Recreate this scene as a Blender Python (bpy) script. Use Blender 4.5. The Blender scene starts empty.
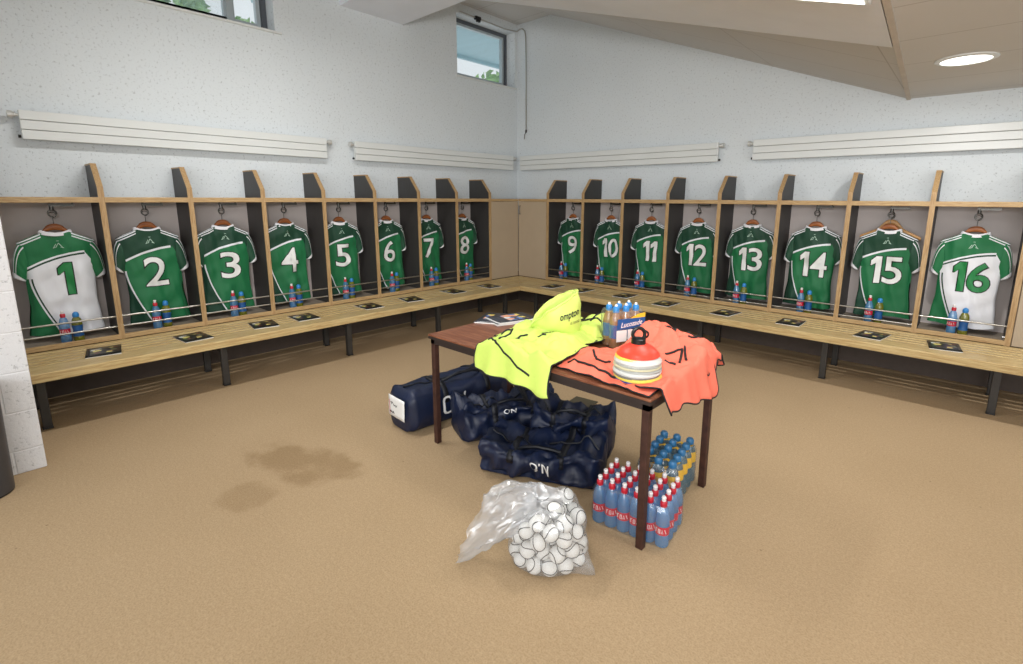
import bpy, bmesh, math, random
import numpy as np
from mathutils import Vector, Matrix, noise as mnoise

SC = bpy.context.scene
COL = SC.collection
PI = math.pi
random.seed(7)

# ------------------------------------------------------------------ camera
CAM_POS = Vector((5.5877, -5.9214, 1.6116))
YAW, PITCH, ROLL, FPX, PX, PY = math.radians(41.8759), math.radians(10.7403), math.radians(0.297), 499.803, 529.745, 293.003
fw = Vector((-math.sin(YAW) * math.cos(PITCH), math.cos(YAW) * math.cos(PITCH), -math.sin(PITCH)))
rt = Vector((math.cos(YAW), math.sin(YAW), 0))
up = rt.cross(fw)
rt2 = rt * math.cos(ROLL) + up * math.sin(ROLL)
up2 = up * math.cos(ROLL) - rt * math.sin(ROLL)
cam_data = bpy.data.cameras.new('camera')
cam = bpy.data.objects.new('camera', cam_data)
COL.objects.link(cam)
cam_data.sensor_width = 36.0
cam_data.lens = FPX / 1023 * 36.0
cam_data.shift_x = (511.5 - PX) / 1023
cam_data.shift_y = (PY - 332.0) / 1023
cam_data.clip_start = 0.02
M = Matrix((rt2, up2, -fw)).transposed().to_4x4()
M.translation = CAM_POS
cam.matrix_world = M
SC.camera = cam

# ------------------------------------------------------------------ view, world, lights
SC.view_settings.view_transform = 'Standard'
SC.view_settings.look = 'None'
SC.view_settings.gamma = 1.0
SC.view_settings.use_curve_mapping = False
SC.view_settings.exposure = -0.10
world = bpy.data.worlds.new('world')
SC.world = world
world.use_nodes = True
bg = world.node_tree.nodes['Background']
bg.inputs[0].default_value = (0.90, 0.96, 1.0, 1)
bg.inputs[1].default_value = 1.05


def area_light(name, loc, sx, sy, power, color, target=None, shape='RECTANGLE', spread=PI):
    d = bpy.data.lights.new(name, 'AREA')
    d.shape = shape
    d.size = sx
    d.size_y = sy
    d.energy = power
    d.color = color
    d.spread = spread
    o = bpy.data.objects.new(name, d)
    COL.objects.link(o)
    o.location = loc
    if target is not None:
        o.rotation_euler = (Vector(target) - Vector(loc)).to_track_quat('-Z', 'Y').to_euler()
    return o


WARM = (1.0, 0.98, 0.95)
DOWNLIGHTS = [(5.37, -1.40), (7.3, -1.40), (5.37, -3.9), (7.3, -3.9), (5.37, -6.4), (7.3, -6.4)]
for lx, ly in DOWNLIGHTS:
    area_light('downlight_glow', (lx, ly, 2.50), 0.12, 0.12, 20 if ly > -2 else 8, WARM, shape='DISK')
# tubes of the strip fittings under the ceiling
area_light('strip_light_glow', (4.60, -3.27, 2.48), 0.8, 0.26, 14, (1.0, 0.98, 0.95))
area_light('strip_light_glow', (2.15, -4.15, 3.42), 0.06, 1.6, 66, (1.0, 0.99, 0.97))
# frontal fill light added out of view behind the photographer
area_light('added_fill_glow', (6.6, -8.6, 1.9), 4.8, 1.9, 170, (0.97, 0.985, 1.0), target=(2.6, -2.2, 1.35))

# the photographer's flash, held up beside the camera and tilted up
fl = bpy.data.lights.new('camera_flash', 'SPOT')
fl.energy = 230
fl.color = (1.0, 0.985, 0.97)
fl.spot_size = math.radians(120)
fl.spot_blend = 1.0
fl.shadow_soft_size = 0.18
flo = bpy.data.objects.new('camera_flash', fl)
COL.objects.link(flo)
flo.location = (5.50, -6.10, 2.15)
flo.rotation_euler = (Vector((1.0, -1.0, 2.6)) - flo.location).to_track_quat('-Z', 'Y').to_euler()


# ------------------------------------------------------------------ helpers
def lin(c):
    c = c / 255.0
    return c / 12.92 if c <= 0.04045 else ((c + 0.055) / 1.055) ** 2.4


def rgb(r, g, b):
    return (lin(r), lin(g), lin(b), 1.0)


def new_mat(name):
    m = bpy.data.materials.new(name)
    m.use_nodes = True
    nt = m.node_tree
    bs = nt.nodes['Principled BSDF']
    return m, nt, bs


def nd(nt, t, **kw):
    n = nt.nodes.new(t)
    for k, v in kw.items():
        if k.startswith('i_'):
            n.inputs[k[2:]].default_value = v
        else:
            setattr(n, k, v)
    return n


def math_node(nt, op, a, b=None, c=None):
    n = nt.nodes.new('ShaderNodeMath')
    n.operation = op
    for i, x in enumerate((a, b, c)):
        if x is None:
            continue
        if isinstance(x, (int, float)):
            n.inputs[i].default_value = x
        else:
            nt.links.new(x, n.inputs[i])
    return n.outputs[0]


def mix_col(nt, fac, a, b):
    n = nt.nodes.new('ShaderNodeMix')
    n.data_type = 'RGBA'
    for s, x in ((0, fac), (6, a), (7, b)):
        if isinstance(x, (int, float)):
            n.inputs[s].default_value = x
        elif isinstance(x, tuple):
            n.inputs[s].default_value = x
        else:
            nt.links.new(x, n.inputs[s])
    return n.outputs[2]


def smooth_mask(nt, val, lo, hi):
    """1 at and above hi, 0 at and below lo"""
    n = nt.nodes.new('ShaderNodeMapRange')
    n.interpolation_type = 'SMOOTHSTEP'
    n.inputs['From Min'].default_value = lo
    n.inputs['From Max'].default_value = hi
    nt.links.new(val, n.inputs['Value'])
    return n.outputs['Result']


def plain(name, c, rough=0.55, metal=0.0, var=0.06, scale=14.0, bump=0.0, bscale=60.0, stretch=(1, 1, 1), spec=0.5, sheen=0.0, alpha=1.0, trans=0.0):
    m, nt, bs = new_mat(name)
    tc = nd(nt, 'ShaderNodeTexCoord')
    mp = nd(nt, 'ShaderNodeMapping')
    mp.inputs['Scale'].default_value = stretch
    nt.links.new(tc.outputs['Object'], mp.inputs['Vector'])
    nz = nd(nt, 'ShaderNodeTexNoise', i_Scale=scale, i_Detail=3.0)
    nt.links.new(mp.outputs[0], nz.inputs['Vector'])
    base = rgb(*c)
    lo = tuple(x * (1 - var * 2) for x in base[:3]) + (1,)
    hi = tuple(min(1, x * (1 + var * 2)) for x in base[:3]) + (1,)
    nt.links.new(mix_col(nt, nz.outputs['Fac'], lo, hi), bs.inputs['Base Color'])
    bs.inputs['Roughness'].default_value = rough
    bs.inputs['Metallic'].default_value = metal
    bs.inputs['Specular IOR Level'].default_value = spec
    bs.inputs['Alpha'].default_value = alpha
    if trans:
        bs.inputs['Transmission Weight'].default_value = trans
    if sheen:
        bs.inputs['Sheen Weight'].default_value = sheen
    if bump:
        n2 = nd(nt, 'ShaderNodeTexNoise', i_Scale=bscale, i_Detail=2.0)
        nt.links.new(mp.outputs[0], n2.inputs['Vector'])
        bp = nd(nt, 'ShaderNodeBump', i_Strength=bump, i_Distance=0.01)
        nt.links.new(n2.outputs['Fac'], bp.inputs['Height'])
        nt.links.new(bp.outputs[0], bs.inputs['Normal'])
    return m


def wood(name, c1, c2, stretch, scale=7.0, rough=0.42, spec=0.4, dist=1.2):
    m, nt, bs = new_mat(name)
    tc = nd(nt, 'ShaderNodeTexCoord')
    mp = nd(nt, 'ShaderNodeMapping')
    mp.inputs['Scale'].default_value = stretch
    nt.links.new(tc.outputs['Object'], mp.inputs['Vector'])
    nz = nd(nt, 'ShaderNodeTexNoise', i_Scale=scale, i_Detail=5.0, i_Distortion=dist)
    nt.links.new(mp.outputs[0], nz.inputs['Vector'])
    nf = nd(nt, 'ShaderNodeTexNoise', i_Scale=scale * 6, i_Detail=2.0)
    nt.links.new(mp.outputs[0], nf.inputs['Vector'])
    f = smooth_mask(nt, nz.outputs['Fac'], 0.36, 0.66)
    a = mix_col(nt, f, rgb(*c1), rgb(*c2))
    f2 = smooth_mask(nt, nf.outputs['Fac'], 0.55, 0.75)
    dk = tuple(x * 0.62 for x in rgb(*c2)[:3]) + (1,)
    f3 = math_node(nt, 'MULTIPLY', f2, 0.45)
    nt.links.new(mix_col(nt, f3, a, dk), bs.inputs['Base Color'])
    bs.inputs['Roughness'].default_value = rough
    bs.inputs['Specular IOR Level'].default_value = spec
    return m


class MB:
    """collects shapes; build() links them as one mesh object"""

    def __init__(self):
        self.v, self.f, self.m, self.uv = [], [], [], {}

    def add(self, vs, fs, mi=0, uvs=None):
        o = len(self.v)
        self.v += [tuple(x) for x in vs]
        for q in fs:
            self.f.append([o + i for i in q])
            self.m.append(mi)
        if uvs is not None:
            for i, t in enumerate(uvs):
                self.uv[o + i] = t
        return self

    def box(self, x0, x1, y0, y1, z0, z1, mi=0):
        vs = [(x, y, z) for z in (z0, z1) for y in (y0, y1) for x in (x0, x1)]
        return self.add(vs, [(0, 2, 3, 1), (4, 5, 7, 6), (0, 1, 5, 4), (2, 6, 7, 3), (0, 4, 6, 2), (1, 3, 7, 5)], mi)

    def prism(self, poly, lo, hi, axis=0, mi=0):
        """poly: 2D points (counter-clockwise) in the other two axes"""
        n = len(poly)

        def mk(p, t):
            q = [0, 0, 0]
            rest = [i for i in range(3) if i != axis]
            q[axis] = t
            q[rest[0]], q[rest[1]] = p
            return tuple(q)
        vs = [mk(p, lo) for p in poly] + [mk(p, hi) for p in poly]
        fs = [tuple(range(n - 1, -1, -1)), tuple(range(n, 2 * n))]
        fs += [(i, (i + 1) % n, n + (i + 1) % n, n + i) for i in range(n)]
        return self.add(vs, fs, mi)

    def tube(self, path, r, n=8, closed=False, caps=True, mi=0):
        path = [Vector(p) for p in path]
        k = len(path)
        rad = r if isinstance(r, (list, tuple)) else [r] * k
        vs = []
        prev = None
        for i, p in enumerate(path):
            a = path[(i - 1) % k] if (closed or i > 0) else p
            b = path[(i + 1) % k] if (closed or i < k - 1) else p
            t = (b - a)
            if t.length < 1e-9:
                t = Vector((0, 0, 1))
            t.normalize()
            if prev is None:
                s = t.orthogonal().normalized()
            else:
                s = prev - t * prev.dot(t)
                if s.length < 1e-6:
                    s = t.orthogonal()
                s.normalize()
            prev = s
            w = t.cross(s)
            for j in range(n):
                an = 2 * PI * j / n
                vs.append(p + (s * math.cos(an) + w * math.sin(an)) * rad[i])
        fs = []
        for i in range(k if closed else k - 1):
            for j in range(n):
                fs.append((i * n + j, i * n + (j + 1) % n, ((i + 1) % k) * n + (j + 1) % n, ((i + 1) % k) * n + j))
        if caps and not closed:
            fs.append(tuple(range(n - 1, -1, -1)))
            fs.append(tuple((k - 1) * n + j for j in range(n)))
        return self.add(vs, fs, mi)

    def lathe(self, prof, n=16, c=(0, 0, 0), mi=0, caps=True):
        vs = []
        for r, z in prof:
            for j in range(n):
                a = 2 * PI * j / n
                vs.append((c[0] + r * math.cos(a), c[1] + r * math.sin(a), c[2] + z))
        fs = []
        k = len(prof)
        for i in range(k - 1):
            for j in range(n):
                fs.append((i * n + j, i * n + (j + 1) % n, (i + 1) * n + (j + 1) % n, (i + 1) * n + j))
        if caps:
            fs.append(tuple(range(n - 1, -1, -1)))
            fs.append(tuple((k - 1) * n + j for j in range(n)))
        return self.add(vs, fs, mi)

    def grid(self, pts, closed_u=False, mi=0, uvs=None):
        """pts[row][col]"""
        R, C = len(pts), len(pts[0])
        vs = [p for row in pts for p in row]
        fs = []
        for i in range(R - 1):
            for j in range(C if closed_u else C - 1):
                fs.append((i * C + j, i * C + (j + 1) % C, (i + 1) * C + (j + 1) % C, (i + 1) * C + j))
        return self.add(vs, fs, mi, [t for row in uvs for t in row] if uvs else None)

    def mesh(self, name, mats, smooth=40):
        me = bpy.data.meshes.new(name)
        me.from_pydata(self.v, [], self.f)
        for mt in (mats if isinstance(mats, (list, tuple)) else [mats]):
            me.materials.append(mt)
        if any(self.m):
            me.polygons.foreach_set('material_index', self.m)
        if self.uv:
            l = me.uv_layers.new(name='UVMap')
            for lp in me.loops:
                l.data[lp.index].uv = self.uv.get(lp.vertex_index, (0, 0))
        bm = bmesh.new()
        bm.from_mesh(me)
        bmesh.ops.recalc_face_normals(bm, faces=bm.faces)
        bm.to_mesh(me)
        bm.free()
        if smooth:
            me.shade_smooth()
            me.set_sharp_from_angle(angle=math.radians(smooth))
        me.update()
        return me

    def build(self, name, mats, parent=None, smooth=40, bevel=0.0, solid=0.0, subsurf=0):
        o = bpy.data.objects.new(name, self.mesh(name, mats, smooth))
        COL.objects.link(o)
        if parent is not None:
            o.parent = parent
        if solid:
            s = o.modifiers.new('solid', 'SOLIDIFY')
            s.thickness = solid
            s.offset = 0
        if bevel:
            b = o.modifiers.new('bevel', 'BEVEL')
            b.width = bevel
            b.segments = 2
            b.limit_method = 'ANGLE'
        if subsurf:
            s = o.modifiers.new('sub', 'SUBSURF')
            s.levels = s.render_levels = subsurf
        return o


def tag(o, label=None, cat=None, group=None, kind=None):
    if label:
        o['label'] = label
    if cat:
        o['category'] = cat
    if group:
        o['group'] = group
    if kind:
        o['kind'] = kind
    return o


def thing(name, label, cat, loc=(0, 0, 0), rz=0.0, group=None):
    o = bpy.data.objects.new(name, None)
    o.empty_display_size = 0.05
    COL.objects.link(o)
    o.location = loc
    o.rotation_euler = (0, 0, rz)
    return tag(o, label, cat, group)


def kids(o):
    return [c for c in bpy.data.objects if c.parent == o]


def copy_tree(o, loc, rz=0.0, label=None, parent=None):
    c = o.copy()
    COL.objects.link(c)
    if parent is None:
        c.location = loc
        c.rotation_euler = (0, 0, rz)
        if label:
            c['label'] = label
    else:
        c.parent = parent
    for k in list(o.children):
        copy_tree(k, None, parent=c)
    return c


def struct(o, label=None):
    o['kind'] = 'structure'
    if label:
        o['label'] = label
    return o


def text_geo(body, bold=0.0, height=1.0, width=None, cell=0.015, shear=0.0):
    """flat lettering, centred on x, from y=0 to y=height; returns verts, faces"""
    cu = bpy.data.curves.new('lettering', 'FONT')
    cu.body = body
    cu.size = 1.0
    cu.offset = bold
    cu.shear = shear
    cu.resolution_u = 4
    ob = bpy.data.objects.new('lettering', cu)
    COL.objects.link(ob)
    dg = bpy.context.evaluated_depsgraph_get()
    me = bpy.data.meshes.new_from_object(ob.evaluated_get(dg))
    bpy.data.objects.remove(ob)
    bpy.data.curves.remove(cu)
    bm = bmesh.new()
    bm.from_mesh(me)
    bpy.data.meshes.remove(me)
    bmesh.ops.remove_doubles(bm, verts=bm.verts, dist=1e-4)
    xs = [v.co.x for v in bm.verts]
    ys = [v.co.y for v in bm.verts]
    x0, x1, y0, y1 = min(xs), max(xs), min(ys), max(ys)
    sy = height / (y1 - y0)
    sx = sy if width is None else width / (x1 - x0)
    for v in bm.verts:
        v.co.x = (v.co.x - (x0 + x1) / 2) * sx
        v.co.y = (v.co.y - y0) * sy
        v.co.z = 0
    W = (x1 - x0) * sx / 2
    if cell:
        for ax, lo, hi in ((0, -W, W), (1, 0, height)):
            k = lo + cell
            while k < hi:
                co = (k, 0, 0) if ax == 0 else (0, k, 0)
                no = (1, 0, 0) if ax == 0 else (0, 1, 0)
                bmesh.ops.bisect_plane(bm, geom=bm.verts[:] + bm.edges[:] + bm.faces[:], plane_co=co, plane_no=no)
                k += cell
    bm.verts.index_update()
    vs = [tuple(v.co) for v in bm.verts]
    fs = [tuple(v.index for v in f.verts) for f in bm.faces]
    bm.free()
    return vs, fs


def nz(x, y, z=0.0):
    return mnoise.noise(Vector((x, y, z)))


def turb(x, y, z=0.0, oct=3):
    return mnoise.turbulence(Vector((x, y, z)), oct, False)


def numeral_geo(body, bold, grow, height, width, cell):
    """figures of a number side by side; the figure one is a flagged bar"""
    parts = []
    n = len(body)
    gap = 0.016
    ws = [0.092 if c == '1' else 0.165 for c in body]
    if n == 2:
        k = (width - gap) / sum(ws)
        ws = [w * k for w in ws]
    else:
        ws = [width]
    x = -width / 2
    V, F = [], []
    for c, w in zip(body, ws):
        if c == '1':
            st = 0.044
            g = grow
            x1 = x + w
            poly = [(x1 - st - g, -g), (x1 + g, -g), (x1 + g, height + g), (x1 - st * 1.0 - g * .6, height + g), (x - g, height - 0.042 + g * .6), (x - g, height - 0.088 - g), (x + 0.006, height - 0.088 - g), (x1 - st - g, height - 0.062 - g)]
            bm = bmesh.new()
            bm.faces.new([bm.verts.new((a, b, 0)) for a, b in poly])
            bm.normal_update()
            bmesh.ops.triangulate(bm, faces=bm.faces[:])
            for ax, lo, hi in ((0, x - g, x1 + g), (1, -g, height + g)):
                q = lo + cell
                while q < hi:
                    bmesh.ops.bisect_plane(bm, geom=bm.verts[:] + bm.edges[:] + bm.faces[:], plane_co=(q, 0, 0) if ax == 0 else (0, q, 0), plane_no=(1, 0, 0) if ax == 0 else (0, 1, 0))
                    q += cell
            bm.verts.index_update()
            vs = [tuple(v.co) for v in bm.verts]
            fs = [tuple(v.index for v in f.verts) for f in bm.faces]
            bm.free()
        else:
            vs, fs = text_geo(c, bold + (0.025 if grow else 0), height + 2 * grow, w + 2 * grow, cell)
            vs = [(a + x + w / 2, b - grow, 0) for a, b, _ in vs]
        o = len(V)
        V += vs
        F += [tuple(i + o for i in f) for f in fs]
        x += w + gap
    return V, F


WORDS = 'zero one two three four five six seven eight nine ten eleven twelve thirteen fourteen fifteen sixteen'.split()
ORD = 'zeroth first second third fourth fifth sixth'.split()

# ------------------------------------------------------------------ materials
M_white_metal = plain('radiator_enamel', (220, 223, 221), 0.32, var=0.02, scale=3)
M_dark_gap = plain('dark_gap', (150, 150, 144), 0.8)
M_chrome = plain('chrome', (196, 196, 198), 0.22, 1.0, var=0.02)
M_valve = plain('pale_valve_metal', (206, 206, 202), 0.3, 0.35, var=0.02)
M_steel = plain('brushed_steel', (190, 186, 178), 0.3, 1.0, var=0.04, stretch=(1, 1, 20))
M_hookmetal = plain('dark_hook_metal', (92, 90, 86), 0.35, 0.9)
M_laminate = plain('dark_grey_laminate', (58, 56, 55), 0.5, var=0.08, scale=25, stretch=(1, 1, 0.2))
M_backpanel = plain('warm_grey_panel', (204, 194, 190), 0.6, var=0.04, scale=5)
M_base = plain('grey_beige_base', (150, 138, 124), 0.55, var=0.05)
M_cream = plain('cream_cabinet_laminate', (176, 158, 134), 0.5, var=0.03, scale=4)
M_edge_v = wood('oak_edge_upright', (186, 156, 114), (160, 126, 84), (22, 22, 1.2))
M_edge_x = wood('oak_edge_across', (190, 162, 118), (164, 130, 88), (1.2, 22, 22))
M_pine_y = wood('pine_bench_along_y', (204, 182, 132), (178, 148, 100), (24, 1.0, 24), scale=4.5, rough=0.36)
M_pine_x = wood('pine_bench_along_x', (204, 182, 132), (178, 148, 100), (1.0, 24, 24), scale=4.5, rough=0.36)
M_benchsteel = plain('grey_painted_steel', (62, 60, 58), 0.45, 0.3, var=0.08)
M_railsteel = plain('grey_brown_rail', (112, 106, 98), 0.5, 0.2, var=0.06)
M_blackplastic = plain('black_plastic', (16, 16, 17), 0.35, var=0.1)
M_green = plain('shirt_green', (16, 116, 66), 0.6, var=0.05, scale=30, sheen=0.25)
M_dkgreen = plain('shirt_dark_green', (8, 72, 48), 0.6, var=0.05, scale=30, sheen=0.25)
M_shirtwhite = plain('shirt_white', (226, 226, 230), 0.65, var=0.02, scale=30)
M_numwhite = plain('number_white', (226, 228, 226), 0.5, var=0.01)
M_numgreen = plain('number_green', (18, 124, 62), 0.5, var=0.03)
M_numblack = plain('number_outline', (14, 30, 24), 0.6)
M_emblem = plain('emblem_pale', (168, 198, 180), 0.5)
M_hangerwood = wood('hanger_wood', (168, 104, 58), (128, 70, 34), (2, 12, 12), scale=9, rough=0.35)
M_hangerpale = wood('hanger_pale_wood', (206, 160, 104), (178, 128, 74), (2, 12, 12), scale=9, rough=0.35)
M_paper = plain('paper', (238, 238, 236), 0.7, var=0.01)
M_neon = plain('neon_yellow_cloth', (202, 226, 106), 0.7, var=0.03, scale=40, bump=0.15, bscale=300)
M_neonbag = plain('neon_yellow_nylon', (204, 224, 112), 0.5, var=0.05, scale=10)
M_orange = plain('neon_orange_cloth', (240, 116, 92), 0.7, var=0.03, scale=40, bump=0.15, bscale=300)
M_piping = plain('black_piping', (12, 12, 14), 0.6)
M_navy = plain('navy_nylon', (12, 26, 56), 0.5, var=0.25, scale=9, bump=0.25, bscale=24)
M_navyblack = plain('black_navy_trim', (9, 12, 22), 0.55, var=0.1)
M_white = plain('white_print', (236, 236, 236), 0.5, var=0.01)
M_ball = plain('white_leather_ball', (232, 232, 230), 0.5, var=0.02, scale=60)
M_seam = plain('black_ball_rim', (14, 14, 15), 0.6)
M_redcap = plain('red_cap', (188, 30, 48), 0.35, var=0.04)
M_redlabel = plain('red_label', (200, 34, 60), 0.4, var=0.05)
M_tip = plain('white_tip', (236, 232, 232), 0.35, var=0.01)
M_bluecap = plain('blue_cap', (44, 128, 196), 0.35, var=0.04)
M_tealcap = plain('teal_blue_cap', (48, 112, 160), 0.35, var=0.05)
M_bluelabel = plain('blue_label', (30, 88, 150), 0.4, var=0.06)
M_yellowband = plain('yellow_band', (238, 190, 50), 0.4, var=0.05)
M_orangedrink = plain('orange_drink', (226, 128, 52), 0.25, var=0.05)
M_rust = plain('rusty_brown_steel', (70, 44, 36), 0.55, 0.3, var=0.35, scale=22)
M_darkedge = plain('dark_table_edge', (44, 34, 32), 0.5, var=0.1)
M_tabletop = wood('brown_table_laminate', (142, 92, 66), (112, 66, 46), (1.2, 9, 9), scale=3.5, rough=0.38, spec=0.35)
M_greypost = plain('dark_grey_bin', (66, 66, 70), 0.45)
M_glow_tube = None


def emission_mat(name, c, s):
    m = bpy.data.materials.new(name)
    m.use_nodes = True
    nt = m.node_tree
    nt.nodes.clear()
    e = nd(nt, 'ShaderNodeEmission')
    e.inputs[0].default_value = c
    e.inputs[1].default_value = s
    o = nd(nt, 'ShaderNodeOutputMaterial')
    nt.links.new(e.outputs[0], o.inputs[0])
    return m


M_lamp = emission_mat('lit_lamp_lens', (1, 0.97, 0.88, 1), 4.0)


def clear_mat(name, tint, opacity, rough=0.12, gloss=0.10, milk=0.0):
    """thin clear plastic: mostly see-through with a tinted body and a gloss"""
    m = bpy.data.materials.new(name)
    m.use_nodes = True
    nt = m.node_tree
    nt.nodes.clear()
    tr = nd(nt, 'ShaderNodeBsdfTransparent')
    df = nd(nt, 'ShaderNodeBsdfDiffuse')
    df.inputs[0].default_value = rgb(*tint)
    tl = nd(nt, 'ShaderNodeBsdfTranslucent')
    tl.inputs[0].default_value = rgb(*tint)
    gl = nd(nt, 'ShaderNodeBsdfGlossy')
    gl.inputs['Roughness'].default_value = rough
    tc = nd(nt, 'ShaderNodeTexCoord')
    n = nd(nt, 'ShaderNodeTexNoise', i_Scale=30.0, i_Detail=2.0)
    nt.links.new(tc.outputs['Object'], n.inputs['Vector'])
    bp = nd(nt, 'ShaderNodeBump', i_Strength=0.3, i_Distance=0.01)
    nt.links.new(n.outputs['Fac'], bp.inputs['Height'])
    nt.links.new(bp.outputs[0], gl.inputs['Normal'])
    md = nd(nt, 'ShaderNodeMixShader')
    md.inputs[0].default_value = 0.45
    nt.links.new(df.outputs[0], md.inputs[1])
    nt.links.new(tl.outputs[0], md.inputs[2])
    m1 = nd(nt, 'ShaderNodeMixShader')
    m1.inputs[0].default_value = opacity
    nt.links.new(tr.outputs[0], m1.inputs[1])
    nt.links.new(md.outputs[0], m1.inputs[2])
    m2 = nd(nt, 'ShaderNodeMixShader')
    m2.inputs[0].default_value = gloss
    nt.links.new(m1.outputs[0], m2.inputs[1])
    nt.links.new(gl.outputs[0], m2.inputs[2])
    o = nd(nt, 'ShaderNodeOutputMaterial')
    nt.links.new(m2.outputs[0], o.inputs[0])
    return m


M_water = clear_mat('clear_blue_bottle', (110, 184, 244), 0.5, gloss=0.12)
M_yellowdrink = clear_mat('yellow_green_drink', (150, 150, 40), 0.75)
M_film = clear_mat('shrink_film', (226, 236, 240), 0.06, gloss=0.10)
M_bagfilm = clear_mat('clear_polythene', (228, 230, 232), 0.24, gloss=0.10, rough=0.2)
M_bagneck = clear_mat('folded_polythene', (226, 228, 232), 0.40, gloss=0.14, rough=0.16)
M_glass = clear_mat('window_glass', (200, 230, 235), 0.08, rough=0.03, gloss=0.06)


def floor_material():
    m, nt, bs = new_mat('sand_carpet')
    tc = nd(nt, 'ShaderNodeTexCoord')
    big = nd(nt, 'ShaderNodeTexNoise', i_Scale=1.1, i_Detail=4.0)
    fine = nd(nt, 'ShaderNodeTexNoise', i_Scale=140.0, i_Detail=3.0)
    mid = nd(nt, 'ShaderNodeTexNoise', i_Scale=60.0, i_Detail=2.0)
    for n in (big, fine, mid):
        nt.links.new(tc.outputs['Object'], n.inputs['Vector'])
    a = mix_col(nt, big.outputs['Fac'], rgb(168, 144, 112), rgb(184, 160, 128))
    f = smooth_mask(nt, fine.outputs['Fac'], 0.35, 0.72)
    b = mix_col(nt, math_node(nt, 'MULTIPLY', f, 0.35), a, rgb(120, 98, 70))
    g = smooth_mask(nt, mid.outputs['Fac'], 0.42, 0.7)
    b2 = mix_col(nt, math_node(nt, 'MULTIPLY', g, 0.14), b, rgb(206, 184, 152))
    # old damp stains
    sep = nd(nt, 'ShaderNodeSeparateXYZ')
    nt.links.new(tc.outputs['Object'], sep.inputs[0])
    wob = nd(nt, 'ShaderNodeTexNoise', i_Scale=5.0, i_Detail=4.0)
    nt.links.new(tc.outputs['Object'], wob.inputs['Vector'])
    out = b2
    for cx, cy, ax, ay, an, s in STAINS:
        dx = math_node(nt, 'SUBTRACT', sep.outputs[0], cx)
        dy = math_node(nt, 'SUBTRACT', sep.outputs[1], cy)
        ca, sa = math.cos(an), math.sin(an)
        u = math_node(nt, 'ADD', math_node(nt, 'MULTIPLY', dx, ca / ax), math_node(nt, 'MULTIPLY', dy, sa / ax))
        w = math_node(nt, 'ADD', math_node(nt, 'MULTIPLY', dx, -sa / ay), math_node(nt, 'MULTIPLY', dy, ca / ay))
        r2 = math_node(nt, 'ADD', math_node(nt, 'MULTIPLY', u, u), math_node(nt, 'MULTIPLY', w, w))
        v = math_node(nt, 'ADD', r2, math_node(nt, 'MULTIPLY', math_node(nt, 'SUBTRACT', wob.outputs['Fac'], 0.5), 3.6))
        k = smooth_mask(nt, math_node(nt, 'SUBTRACT', 1.0, v), -0.5, 0.7)
        out = mix_col(nt, math_node(nt, 'MULTIPLY', k, s), out, rgb(118, 92, 58))
    vo = nd(nt, 'ShaderNodeTexVoronoi', i_Scale=4.5)
    nt.links.new(tc.outputs['Object'], vo.inputs['Vector'])
    sp = smooth_mask(nt, math_node(nt, 'SUBTRACT', 0.034, vo.outputs['Distance']), 0.0, 0.02)
    out = mix_col(nt, math_node(nt, 'MULTIPLY', sp, 0.5), out, rgb(84, 64, 44))
    nt.links.new(out, bs.inputs['Base Color'])
    bs.inputs['Roughness'].default_value = 0.95
    bs.inputs['Specular IOR Level'].default_value = 0.1
    bp = nd(nt, 'ShaderNodeBump', i_Strength=0.35, i_Distance=0.004)
    nt.links.new(fine.outputs['Fac'], bp.inputs['Height'])
    nt.links.new(bp.outputs[0], bs.inputs['Normal'])
    return m


STAINS = [(2.66, -4.74, 0.42, 0.17, 0.35, 0.42), (2.78, -5.12, 0.13, 0.15, 0.2, 0.28)]


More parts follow.
